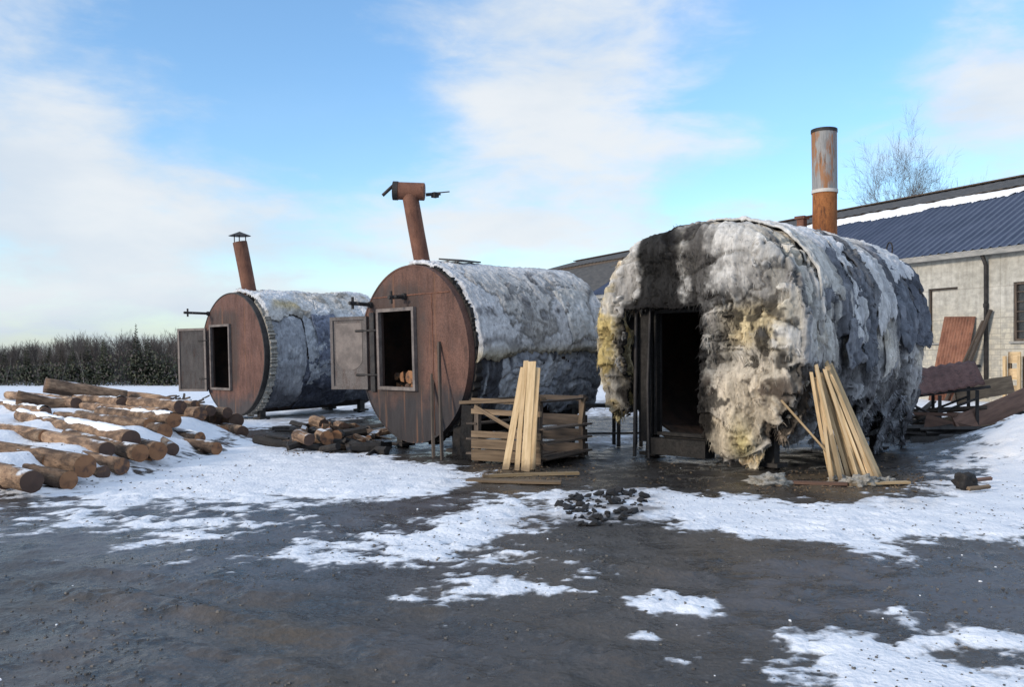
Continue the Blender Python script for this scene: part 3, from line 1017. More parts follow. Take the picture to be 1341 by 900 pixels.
def place(name, me, p0, d, roll=0.0):
    o = link(name, me)
    q = Vector(d).normalized().to_track_quat('Z', 'Y')
    o.matrix_world = Matrix.Translation(Vector(p0)) @ q.to_matrix().to_4x4() @ Matrix.Rotation(roll, 4, 'Z')
    return o


WOOD = [wood_piece(1.0, r, 9, sp) for r, sp in ((.09, False), (.11, True), (.075, False), (.10, True), (.12, False))]


def kworld(cx, cy, p, x, y, z):
    return Vector((cx + x * math.cos(p) + y * math.sin(p), cy - x * math.sin(p) + y * math.cos(p), z))


# billets stacked inside the middle kiln
i = 0
for row in range(5):
    for kx in range(6):
        x = -.95 + .23 * kx + random.uniform(-.03, .03) + (.1 if row % 2 else 0)
        z = 1.02 + .19 * row + random.uniform(-.02, .02)
        if row > 2 and kx < row - 1:
            continue
        o = place('firewood', WOOD[i % 5], kworld(MX, MY, PM, x, .22 + random.uniform(0, .12), z - .12), (math.sin(PM), math.cos(PM), random.uniform(-.04, .04)), random.random() * 6)
        tag(o, 'split billet in the stack glimpsed inside the middle kiln\'s doorway', 'firewood', 'billets inside the middle kiln')
        i += 1

# two thin poles leaning on the end plate
o = board('pole', G(568, 600, .0), P(566, 490, 14.93), .045, .045, M['dark_wood'], .3)
tag(o, 'short thin brown pole leaning on the rusty kiln face', 'pole')
o = board('pole', G(579, 603, .0), P(575, 448, 14.72), .045, .04, M['dark_wood'], .5)
tag(o, 'taller thin brown pole leaning on the rusty kiln face', 'pole')

# ------------------------------------------------------------------ kiln on the left
PL = math.radians(43.5)
LX, LY = -7.48, 23.66
zc, R, L = 1.75, 1.64, 4.0
k1 = kiln_frame(LX, LY, PL, math.radians(1.6))
tag(k1, 'smaller-looking rusty charcoal kiln behind the log pile with capped leaning chimney and grey door open', 'charcoal kiln', 'charcoal kilns in the yard')
hole = (-1.05, -.08, .85, 2.52)
drum_shell(k1, zc, R - .03, L)
plate_with_hole('end_plate', k1, zc, R, hole, M['rust_plate_far'])
rim_ring('plate_rim', k1, zc, R - .002, -.03, .12, .03, M['dark_steel'])
rim_ring('foam_edge', k1, zc, R - .01, .122, .30, .09, M['wool_lump'], .5, 110, math.radians(35), math.radians(165))
rect_frame('door_frame', k1, hole, .06, .08, M['frame'])
h_ = to_local(LX, LY, PL, -8.42, 24.36); e_ = to_local(LX, LY, PL, -9.32, 24.70)
door_leaf(k1, h_, e_, .74, 2.50, M['grey_door'], None, (-1.13, -.06))
lug(k1, -1.20, 2.90, .75, -.02)
legs(k1, zc, R, L)
b0 = Vector((.0, .58, zc + R - .12)); lean = Vector((-.725, -.688, 0)) * .26
chm = flat_cap_smooth(MB().tube([b0, b0 + lean * .5 + Vector((0, 0, .8)), b0 + lean + Vector((0, 0, 1.55))], .19, 22).build('chimney', M['rust_pipe'], k1))
tp = b0 + lean + Vector((0, 0, 1.55))
cp = MB()
for k in range(3):
    t = 2.1 * k + .6
    q = Vector((math.cos(t) * .17, math.sin(t) * .17, 0))
    cp.tube([tp + q - Vector((0, 0, .12)), tp + q + Vector((0, 0, .2))], .014, 6)
n = 16
o0 = len(cp.v)
for k in range(n):
    t = 2 * math.pi * k / n
    cp.v.append(tuple(tp + Vector((math.cos(t) * .30, math.sin(t) * .30, .17))))
cp.v.append(tuple(tp + Vector((0, 0, .29)))); cp.v.append(tuple(tp + Vector((0, 0, .20))))
for k in range(n):
    cp.f.append((o0 + k, o0 + (k + 1) % n, o0 + n)); cp.mi.append(0)
    cp.f.append((o0 + (k + 1) % n, o0 + k, o0 + n + 1)); cp.mi.append(0)
cp.build('chimney_cap', M['dark_steel'], chm)


def col_k1(arc, s, th, n1, n2, cid, edge):
    c = np.zeros(arc.shape + (3,)) + np.array([.56, .55, .53])
    c = mix(c, (.40, .38, .34), sstep(.1, .6, n2))
    c = mix(c, (.68, .70, .73), sstep(-.2, .3, n1))
    c = mix(c, (.22, .21, .20), .5 * sstep(.4, .7, n2 - .2 * n1))
    c = mix(c, (.54, .43, .22), sstep(.16, .0, np.abs(th - .72)) * sstep(.5, .3, np.abs(s - .9) + .2 * n1) * .75)
    return c


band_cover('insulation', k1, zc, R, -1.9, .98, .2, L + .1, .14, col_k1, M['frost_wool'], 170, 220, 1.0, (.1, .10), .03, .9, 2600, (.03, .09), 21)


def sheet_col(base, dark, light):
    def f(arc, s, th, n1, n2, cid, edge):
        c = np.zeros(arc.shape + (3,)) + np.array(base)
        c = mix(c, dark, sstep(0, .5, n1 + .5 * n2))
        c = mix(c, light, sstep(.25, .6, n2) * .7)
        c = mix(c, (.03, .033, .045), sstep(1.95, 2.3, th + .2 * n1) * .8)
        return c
    return f


for (t0, t1, s0, s1, ba, dk, lt_, off) in (
        (.95, 2.62, .32, 1.25, (.29, .305, .335), (.21, .225, .255), (.45, .465, .49), .0),
        (.80, 2.05, 1.28, 2.2, (.36, .38, .41), (.20, .22, .26), (.5, .52, .54), .03),
        (.92, 1.75, 1.55, 2.35, (.18, .20, .26), (.13, .145, .19), (.34, .365, .41), .09),
        (1.65, 2.62, 1.2, 2.7, (.10, .112, .15), (.06, .07, .10), (.2, .21, .25), .05),
        (.85, 2.6, 2.4, 3.95, (.31, .325, .355), (.23, .245, .275), (.46, .475, .5), .02)):
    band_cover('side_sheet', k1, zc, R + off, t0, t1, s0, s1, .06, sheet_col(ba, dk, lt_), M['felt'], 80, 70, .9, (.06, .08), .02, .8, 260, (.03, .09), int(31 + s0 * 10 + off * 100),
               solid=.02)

# ------------------------------------------------------------------ big shaggy kiln on the right
PB = math.radians(46.5)
BX, BY = 3.0, 13.75
zc3, L3 = 1.88, 4.05
k3 = kiln_frame(BX, BY, PB, 0)
tag(k3, 'biggest charcoal kiln wrapped in shaggy sooty wool with dark open doorway and tall rusty chimney', 'charcoal kiln', 'charcoal kilns in the yard')
drum_shell(k3, zc3, 1.58, L3 - .1, .02)
hole3 = (-.82, .15, .44, 2.36)
plate_with_hole('end_plate', k3, zc3, 1.70, hole3, M['dark_steel'])
rect_frame('door_frame', k3, hole3, .05, .10, M['burnt'], -.075)
# porch plates and pipes left of the doorway
mb = MB().box((-1.02, -.14, 1.32), (.26, .03, 2.1)).box((-1.02, -.14, 2.46), (.36, .05, .05))
mb.box((-.35, -.30, 2.47), (1.75, .05, .05)).box((-.35, -.13, 2.455), (1.6, .28, .02))
mb.build('porch_plate', M['burnt'], k3)
for (x, y, r, a, m_) in ((-1.16, -.26, .030, .0, 'dark_steel'), (-.92, -.24, .028, .05, 'burnt'), (-.84, -.3, .022, -.04, 'dark_steel')):
    flat_cap_smooth(MB().tube([(x, y, .02), (x + a, y + .02, 1.2), (x, y + .04, 2.44)], r, 10).build('door_post', M[m_], k3))
# inner grate and lower sill
mb = MB()
for z in (.55, .8, 1.05, 1.32):
    mb.box((-.33, 1.60, z), (1.25, .05, .16))
mb.box((.02, 1.57, .9), (.08, .06, 1.4)); mb.box((-.7, 1.57, .9), (.08, .06, 1.4))
mb.build('inner_grate', M['dark_steel'], k3)
MB().box((-.34, -.14, .22), (1.10, .26, .26)).build('sill', M['burnt'], k3)
legs(k3, zc3, 1.5, L3, (-1.1, 1.1), (.15, None), 'soot_wood')


def big_cover():
    NTH, NW = 620, 470
    side, cr, fr = L3 + .15, .38, 1.75
    tot = side + cr * math.pi / 2 + fr
    th1 = np.linspace(-math.pi, math.pi, NTH)
    w1 = np.linspace(0, tot, NW)
    th, w = np.meshgrid(th1, w1, indexing='ij')
    ex = 2.5
    c_, s_ = np.cos(th), np.sin(th)
    rad = (np.abs(s_ / 1.86) ** ex + np.abs(c_ / 1.84) ** ex) ** (-1 / ex)
    y = np.where(w < side, L3 + .1 - w, 0.0)
    ang = np.clip((w - side) / cr, 0, math.pi / 2)
    infr = w > side + cr * math.pi / 2
    f = np.clip((w - side - cr * math.pi / 2) / fr, 0, 1)
    rr = np.where(w < side, rad, rad - cr * (1 - np.cos(ang)))
    rr = np.where(infr, (rad - cr) * (1 - .93 * f), rr)
    y = np.where(w < side, y, L3 + .1 - side - cr * np.sin(ang))
    # the far end also curls in
    fe = np.clip((.45 - w) / .45, 0, 1)
    rr = rr * (1 - .16 * fe ** 2)
    arc = th * 1.85
    x = rr * s_; z = zc3 + rr * c_
    # cloth coordinates: on the front use x, z
    front = sstep(side, side + cr * 1.2, w)
    pa = np.where(front > .5, x, arc); pb = np.where(front > .5, z + 9, y)
    n1 = fbm(x * 1.0, y * 1.0, z * 1.0, oct=3, seed=40)
    n2 = fbm(x * 3.6, y * 3.6, z * 3.6, oct=4, seed=44, gain=.6)
    n3 = fbm(x * 13, y * 13, z * 9, oct=3, seed=47, gain=.6)
    drape = fbm(np.where(front > .5, x, y) * 2.6, np.where(front > .5, z, arc) * .45, oct=4, seed=49, gain=.6)   # folds that run down
    f1, f2, cid = worley(pa * .95 + .35 * n2, pb * 1.25 + .3 * n1, 41)
    edge = sstep(0, .13, f2 - f1)
    fib = fbm(np.where(front > .5, x, y) * 11, np.where(front > .5, z, arc) * 2.6, oct=3, seed=52, gain=.6)
    d = .04 + .05 * n1 + .032 * n2 + .016 * n3 + .024 * fib + .07 * drape * sstep(.25, .9, np.abs(th)) + .06 * (cid - .5) - .035 * (1 - edge)
    # swagged lumps on the right of the doorway and the roll on the left
    d = d + .10 * np.exp(-((x - 1.25) / .35) ** 2 - ((z - 2.0) / .25) ** 2) * front - .10 * np.exp(-((x - 1.0) / .5) ** 2 - ((z - 1.55) / .12) ** 2) * front
    d = d + .08 * np.exp(-((x - .95) / .4) ** 2 - ((z - 1.15) / .35) ** 2) * front
    d = d + .12 * np.exp(-((x + 1.6) / .25) ** 2) * sstep(.6, 1.0, z) * front
    d = d - .16 * front * np.exp(-((x + .35) / .8) ** 4 - ((z - 2.75) / .4) ** 4)
    torn = sstep(.16, .26, fbm(pa * 1.35 + .3 * n2, pb * 1.1, oct=4, seed=58, gain=.6) - .25 * (1 - np.maximum(front, sstep(.5, .9, np.abs(th))))) * sstep(.6, 1.0, np.abs(th))
    d = d - .09 * torn
    d = d * np.where(front > .5, 1 - .5 * sstep(.5, 1, f), 1)
    nx = s_ * (1 - front) + 0 * front; nz = c_ * (1 - front); ny = -front
    nx = np.where((front > 0) & (front < 1), s_ * np.cos(ang), nx); nz = np.where((front > 0) & (front < 1), c_ * np.cos(ang), nz)
    ny = np.where((front > 0) & (front < 1), -np.sin(ang), ny)
    Pg = np.stack([x + nx * d, y + ny * d, z + nz * d], -1)
    X, Yy, Z = Pg[..., 0], Pg[..., 1], Pg[..., 2]
    # ------ colours of the wool itself: clean, yellowed, sooty
    C = np.zeros(x.shape + (3,)) + np.array([.56, .54, .49])
    C = mix(C, (.42, .40, .37), sstep(.0, .4, .6 * n2 + .6 * fib))
    C = mix(C, (.56, .555, .54), sstep(.35, .8, cid) * .7)
    C = mix(C, (.47, .39, .26), sstep(.75, .9, 1 - cid) * (.35 + .5 * front))
    sd = (1 - front)
    C = mix(C, (.60, .61, .63), sd * sstep(.75, .25, np.abs(th)) * sstep(-.4, .2, n1 + .2 * n2) * .8)
    # drapes: dark strips running down the right flank
    C = mix(C, (.105, .115, .14), sd * sstep(.05, .30, drape) * sstep(.5, .75, th) * sstep(2.1, 1.6, th) * .9)
    C = mix(C, (.050, .055, .072), sd * sstep(1.15, .55, Yy * 0 + np.abs(y - 3.5) + .3 * n2) * sstep(.62, .85, th) * sstep(1.75, 1.5, th) * .85)
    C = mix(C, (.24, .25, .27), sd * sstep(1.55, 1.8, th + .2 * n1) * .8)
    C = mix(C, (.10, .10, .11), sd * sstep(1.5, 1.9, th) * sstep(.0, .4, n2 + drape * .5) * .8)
    # front
    C = mix(C, (.52, .41, .18), front * sstep(-1.25, -1.5, X + .25 * n2) * sstep(-.5, .3, n1 + n2 + .3))
    C = mix(C, (.55, .45, .27), front * np.exp(-((X - 1.15) / .55) ** 4 - ((Z - 2.1) / .38) ** 4) * sstep(-.5, .3, n2 + .2))
    C = mix(C, (.48, .40, .29), front * np.exp(-((X - 1.15) / .75) ** 4 - ((Z - .95) / .75) ** 4) * .8)
    C = mix(C, (.06, .043, .034), front * sstep(-.05, .25, n2 + .6 * n1) * sstep(1.55, 1.25, Z) * sstep(.1, .4, X) * .9)
    C = mix(C, (.56, .47, .22), front * np.exp(-((X - .95) / .16) ** 2 - ((Z - .3) / .35) ** 2))
    C = mix(C, (.026, .023, .021), front * sstep(.0, .22, fbm(x * 2.1, y, z * 1.7, oct=5, seed=63, gain=.65) - .12) * .85)
    C = mix(C, (.52, .50, .47), front * sstep(.36, .2, np.abs(X + 1.28) + .1 * n2) * sstep(2.2, 2.5, Z) * .85)
    C = mix(C, (.50, .49, .47), front * sstep(.62, .45, np.abs(X - .85) + .15 * n2) * sstep(2.5, 2.75, Z + .25 * (X - .8)) * .9)
    st = sstep(.50, .34, np.abs(X + .60) + .10 * n2 - .05 * n1)
    C = mix(C, (.009, .009, .010), st * sstep(1.7, 2.3, Z) * sstep(1.5, .8, Yy) * .97)
    st = sstep(.50, .15, np.abs(X - .18) + .30 * n2)
    C = mix(C, (.035, .032, .031), st * sstep(2.2, 2.6, Z) * sstep(1.3, .5, Yy) * .9)
    dd = np.maximum(np.maximum(np.abs(X + .45) - .78, 0), np.maximum(Z - 2.40, 0))
    C = mix(C, (.013, .012, .012), front * sstep(.34, .02, np.hypot(np.maximum(np.abs(X + .45) - .70, 0), np.maximum(Z - 2.38, 0)) + .22 * n2) * .97)
    C = mix(C, (.02, .02, .021), front * sstep(.28, .05, np.abs(X - .55) + .2 * n2) * sstep(2.3, 1.9, Z) * sstep(1.3, 1.7, Z) * .85)
    C = mix(C, C * .35 + np.array([.012, .010, .009]), torn * .7)
    C = C * (1 + .38 * np.clip(fib, -1, 1))[..., None]
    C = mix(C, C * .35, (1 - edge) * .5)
    # ------ cut-outs
    rag = .22 * n2 + .12 * n3
    keep = np.ones(x.shape, bool)
    keep &= ~((front > .3) & (X > -1.22 + .12 * n2) & (X < .22 + .10 * n2 + .04 * n3) & (Z < 2.44 + .05 * n2))
    zmin = np.where(front > .2, np.where(X > 0, -.02 + 1.05 * sstep(.18, .95, np.abs(X - .85)), .72), .62 + .28 * drape * 2)
    zmin = np.where((front <= .2) & (th < 0), .75, zmin)
    keep &= Z > zmin + rag
    keep &= ~((front > .5) & (f > .97))
    finish_cover('insulation', k3, Pg, np.clip(C, .006, .8), keep, M['wool'], 20000, (.03, .11), 5, solid=.05, droop=1.7, wid=.13)
    return None


big_cover()


def felt_col(b, l):
    def f(arc, s, th, n1, n2, cid, edge):
        c = np.zeros(arc.shape + (3,)) + np.array(b)
        c = mix(c, l, sstep(.0, .5, n2) * .7)
        return mix(c, np.array(b) * .45, sstep(.1, .5, n1) * .7)
    return f


for (t0, t1, s0, s1, b_, l_, off) in ((.78, 1.72, .85, 1.30, (.15, .16, .185), (.25, .26, .28), .10), (1.0, 1.76, 1.38, 1.82, (.11, .12, .14), (.19, .20, .225), .12),
                                      (.45, 1.35, 1.70, 2.0, (.19, .20, .22), (.3, .31, .33), .12), (.62, 1.60, 2.7, 3.35, (.13, .145, .175), (.23, .245, .28), .12),
                                      (.80, 1.62, 3.45, 4.0, (.10, .11, .135), (.18, .195, .225), .08)):
    band_cover('felt_strip', k3, zc3, 1.80 + off, t0, t1, s0, s1, .06, felt_col(b_, l_), M['felt'], 110, 50, 1.1, (.05, .10), .06, 1.4, 160, (.03, .08), int(60 + s0 * 10),
               solid=.025, endrag=.12, ex=2.5)
# pale sheets of wool thrown over the flank, one over the other


def pale_col(b, l, dk):
    def f(arc, s, th, n1, n2, cid, edge):
        c = np.zeros(arc.shape + (3,)) + np.array(b)
        c = mix(c, l, sstep(-.1, .4, n1 + .4 * n2))
        st = fbm(s * 6, arc * .6, oct=4, seed=85, gain=.6)
        c = mix(c, dk, sstep(.15, .55, st) * sstep(.3, 1.1, th) * .8)
        return c
    return f


for (t0, t1, s0, s1, b_, l_, d_, off) in ((.0, 1.30, .12, .80, (.56, .55, .52), (.66, .66, .65), (.30, .29, .27), .10), (.9, 1.75, .18, .62, (.50, .49, .46), (.60, .59, .57), (.26, .25, .24), .06),
                                          (-.2, 1.55, 1.22, 1.48, (.60, .61, .62), (.70, .71, .73), (.36, .37, .39), .11), (-.3, .85, .75, 1.9, (.60, .61, .63), (.70, .71, .73), (.45, .46, .48), .08),
                                          (-.3, 1.45, 1.95, 2.55, (.58, .58, .58), (.70, .71, .73), (.34, .35, .37), .12), (.8, 1.85, 2.15, 2.65, (.50, .47, .41), (.60, .58, .54), (.28, .28, .28), .07),
                                          (-.3, 1.0, 2.5, 3.9, (.58, .59, .61), (.70, .71, .73), (.42, .43, .46), .08)):
    band_cover('wool_sheet', k3, zc3, 1.80 + off, t0, t1, s0, s1, .06, pale_col(b_, l_, d_), M['wool'], 120, 70, .8, (.06, .13), .04, .9, 500, (.02, .06), int(160 + s0 * 10 + t0 * 3),
               solid=.03, endrag=.10, ex=2.5)


def hang_sheet(x0, x1, zt, zb, y0, base, light, dark, sootf, seed, taper=0.0, fold=.05):
    na, nb = 90, 80
    a, b = np.meshgrid(np.linspace(0, 1, na), np.linspace(0, 1, nb), indexing='ij')
    e = fbm(b * 3 + seed, b * 0, oct=5, seed=seed, gain=.65); et = fbm(b * 2 + seed, b * 0 + 4, oct=3, seed=seed + 1)
    sl_ = fbm(a * 2.5, a * 0 + seed, oct=4, seed=seed + 2, gain=.6); sr_ = fbm(a * 2.5, a * 0 + seed + 7, oct=4, seed=seed + 3, gain=.6)
    w = x1 - x0
    shape = 1 - taper * np.abs(2 * b - 1) ** 1.3
    z = zt + .06 * et + (zb + .16 * e - zt) * a * shape
    bb = b + (.10 * sl_ * (1 - b) + .10 * sr_ * b)
    x = x0 + w * bb + .03 * fbm(a * 5, b * 3, seed=seed + 4)
    fo = fbm(x * 4.2 + seed, a * .9, oct=3, seed=seed + 5, gain=.5); cr2 = fbm(x * 3, z * 7, oct=4, seed=seed + 6, gain=.6)
    y = y0 - fold * 1.6 * fo * (.35 + .65 * a) - .03 * cr2 - .07 * np.sin(math.pi * np.minimum(a * 1.1, 1)) - .02 * fbm(x * 12, z * 9, oct=2, seed=seed)
    ax = np.clip((np.abs(x) - 1.42) / .45, 0, 1)
    y = y + .42 * (1 - np.sqrt(1 - ax ** 2 * .98))
    az_ = np.clip((z - 3.25) / .45, 0, 1)
    y = y + .42 * (1 - np.sqrt(1 - az_ ** 2 * .98))
    n2 = fbm(x * 3.3, z * 3.3, oct=5, seed=seed + 8, gain=.6)
    C = np.zeros(a.shape + (3,)) + np.array(base)
    C = mix(C, light, sstep(-.1, .35, n2 + .3 * fo))
    C = mix(C, dark, sstep(.18, .5, fbm(x * 2.6, z * 2.0, oct=5, seed=seed + 11, gain=.65)) * .8)
    C = mix(C, (.022, .020, .019), sstep(1 - sootf, 1.15 - sootf, .5 + .6 * fbm(x * 1.9 + 3, z * 1.5, oct=5, seed=seed + 13, gain=.6)) * .92)
    fi = fbm(x * 13 + .8 * n2, z * 2.4, oct=4, seed=seed + 15, gain=.65)
    C = C * (1 + .36 * np.clip(fi, -1, 1))[..., None]
    y = y - .012 * fi
    C = mix(C, (.02, .018, .017), sstep(.60, .30, x + .18 * n2) * sstep(-.2, .1, x) * sstep(2.75, 2.4, z) * .9)
    return finish_cover('wool_sheet', k3, np.stack([x, y, z], -1), np.clip(C, .01, .8), np.ones(a.shape, bool), M['wool'], 1100, (.03, .13), seed, solid=.035, droop=1.8, wid=.12)


CREAM, PALE, YEL, BRN, GREY_ = (.62, .50, .31), (.70, .65, .55), (.56, .44, .20), (.17, .125, .095), (.46, .45, .43)
for i, (x0, x1, zt, zb, y0, ba, li, dk, so_, tp_, fo_) in enumerate((
        (.40, 1.02, 3.36, 2.62, -.12, (.50, .48, .45), (.60, .58, .55), (.30, .28, .26), .42, .1, .05),
        (.80, 1.55, 3.30, 2.42, -.13, (.58, .56, .52), PALE, (.36, .33, .29), .10, .35, .07),
        (.42, 1.70, 2.62, 1.85, -.17, CREAM, (.64, .56, .42), (.42, .29, .15), .18, .15, .05),
        (.28, .98, 2.10, 1.42, -.13, GREY_, CREAM, (.22, .18, .15), .66, .2, .06),
        (.88, 1.82, 2.00, 1.12, -.22, (.56, .52, .45), PALE, (.30, .23, .17), .34, .3, .07),
        (.30, 1.05, 1.55, .62, -.16, (.40, .34, .27), (.54, .48, .39), BRN, .50, .35, .08),
        (1.10, 1.80, 1.35, .42, -.17, (.36, .30, .24), (.50, .45, .37), BRN, .52, .45, .08),
        (.62, 1.28, 1.28, .02, -.24, CREAM, (.62, .55, .42), (.34, .22, .12), .20, .62, .09),
        (-1.62, -1.02, 3.22, 2.40, -.13, (.56, .52, .46), PALE, (.48, .34, .18), .06, .15, .04),
        (-1.86, -1.38, 2.95, 1.75, -.10, YEL, CREAM, (.42, .27, .10), .08, .2, .06),
        (-1.88, -1.30, 2.15, 1.15, -.15, (.50, .42, .26), (.60, .54, .40), (.30, .22, .12), .20, .3, .08),
        (-1.80, -1.32, 1.45, .62, -.14, YEL, (.58, .48, .26), (.20, .15, .09), .28, .45, .08))):
    hang_sheet(x0, x1, zt, zb, y0, ba, li, dk, so_, 300 + 17 * i, tp_, fo_)
# ragged strips hanging under the flank
for i, (s, zt, zb, wd) in enumerate(((1.35, 1.1, .30, .16), (1.9, 1.15, .22, .22), (2.35, 1.0, .42, .14), (2.9, 1.1, .10, .26), (3.3, 1.0, .20, .2), (3.75, 1.1, .12, .24), (.75, 1.0, .35, .18))):
    nth, ns = 60, 16
    a, b = np.meshgrid(np.linspace(0, 1, nth), np.linspace(-1, 1, ns), indexing='ij')
    nn = fbm(a * 4 + i * 9, b * 1.2, oct=4, seed=70 + i)
    wv = wd * (1 - .55 * a) * (1 + .4 * fbm(a * 6 + 3 * i, a * 0 + b * .2, seed=90 + i))
    Pg = np.stack([1.72 - .25 * a + .09 * nn, s + b * wv * .6 + .08 * a * math.sin(i * 2), zt + (zb - zt) * a], -1)
    Cg = mix(np.zeros(a.shape + (3,)) + np.array([.27, .285, .31]), (.10, .10, .11), sstep(.1, .5, nn))
    finish_cover('hanging_wool', k3, Pg, Cg, np.ones(a.shape, bool), M['wool'], 260, (.04, .12), 100 + i, solid=.03)

# chimney: rusty foot section, pale band, streaked upper section
b0 = Vector((.33, 3.3, zc3 + 1.55))
chm = flat_cap_smooth(MB().tube([b0, b0 + Vector((0, 0, 1.23))], .212, 28).build('chimney', M['rust_orange'], k3))
ub = MB()
q0 = b0 + Vector((0, 0, 1.20))
n = 28
for r, z in ((.216, .0), (.220, 1.08), (.19, 1.08), (.19, .2)):
    for k in range(n):
        t = 2 * math.pi * k / n
        ub.v.append((q0.x - .012 * z + r * math.cos(t), q0.y + r * math.sin(t), q0.z + z))
for i in range(3):
    for k in range(n):
        ub.f.append((i * n + k, i * n + (k + 1) % n, (i + 1) * n + (k + 1) % n, (i + 1) * n + k)); ub.mi.append(0)
flat_cap_smooth(ub.build('upper_pipe', M['galv'], chm))
flat_cap_smooth(MB().tube([q0 + Vector((0, 0, -.03)), q0 + Vector((0, 0, .03))], .229, 28).build('pipe_band', M['pale_band'], chm))
rim = MB()
for k in range(n + 1):
    t = 2 * math.pi * k / n
    for r, z in ((.185, 1.06), (.229, 1.06), (.229, 1.12), (.185, 1.12)):
        rim.v.append((q0.x - .013 + r * math.cos(t), q0.y + r * math.sin(t), q0.z + z))
for k in range(n):
    for j in range(4):
        rim.f.append((k * 4 + j, k * 4 + (j + 1) % 4, k * 4 + 4 + (j + 1) % 4, k * 4 + 4 + j)); rim.mi.append(0)
flat_cap_smooth(rim.build('pipe_rim', M['dark_steel'], chm))
MB().box((.02, 3.05, zc3 + 2.05), (.13, .13, .42)).box((.02, 3.05, zc3 + 2.29), (.19, .19, .05)).build('vent_stub', M['rust_pipe'], k3)
# wire strap and ring at the far shoulder
mb = MB()
pts = [Vector((1.98 * math.sin(t), L3 - .12 + .05 * math.sin(9 * t), zc3 + 1.98 * math.cos(t))) for t in np.linspace(.35, 1.15, 14)]
mb.tube(pts, .028, 8)
rc = Vector((1.98 * math.sin(.66), L3 - .1, zc3 + 1.98 * math.cos(.66) + .12))
mb.tube([rc + Vector((.13 * math.cos(t) * .7, .13 * math.cos(t) * -.7, .13 * math.sin(t))) for t in np.linspace(0, 2 * math.pi, 18)], .014, 6)
mb.build('wire_strap', M['dark_steel'], k3, True)

# ------------------------------------------------------------------ log pile on the left
def log_mesh(L, r0, r1, seed):
    rng = np.random.default_rng(seed)
    n, seg = 22, int(L * 9)
    bend = rng.uniform(-.05, .05, 2)
    z = np.linspace(0, L, seg); t = np.linspace(0, 2 * math.pi, n, endpoint=False)
    Z, T = np.meshgrid(z, t, indexing='ij')
    rr = r0 + (r1 - r0) * Z / L
    rr = rr * (1 + .07 * fbm(np.cos(T) * 1.6 + seed, np.sin(T) * 1.6, Z * 1.5, oct=4, seed=seed))
    for _ in range(int(L * 2.2)):                        # knots
        zk, tk = rng.uniform(.3, L), rng.uniform(0, 6.28)
        dt = (T - tk + math.pi) % (2 * math.pi) - math.pi
        rr = rr + .022 * np.exp(-((Z - zk) / .05) ** 2 - (dt / .25) ** 2)
    bx = bend[0] * np.sin(math.pi * Z / L); by = bend[1] * np.sin(math.pi * Z / L)
    co = np.stack([rr * np.cos(T) + bx, rr * np.sin(T) + by, Z], -1).reshape(-1, 3)
    mb = MB()
    mb.v = [tuple(p) for p in co]
    mb.f = [tuple(f) for f in grid_faces(seg, n, True)]
    mb.mi = [0] * len(mb.f)
    for ring, rev in ((0, True), (seg - 1, False)):
        o = ring * n
        c = len(mb.v); mb.v.append((0, 0, z[ring] + (-.012 if rev else .012)))
        for k in range(n):
            f = (o + k, o + (k + 1) % n, c)
            mb.f.append(f[::-1] if rev else f); mb.mi.append(1)
    me = mb.mesh('log', [M['bark'], M['log_end']])
    sm = np.array(mb.mi) == 0
    me.polygons.foreach_set('use_smooth', sm)
    return me


LDIR = Vector((-.655, .756, 0))
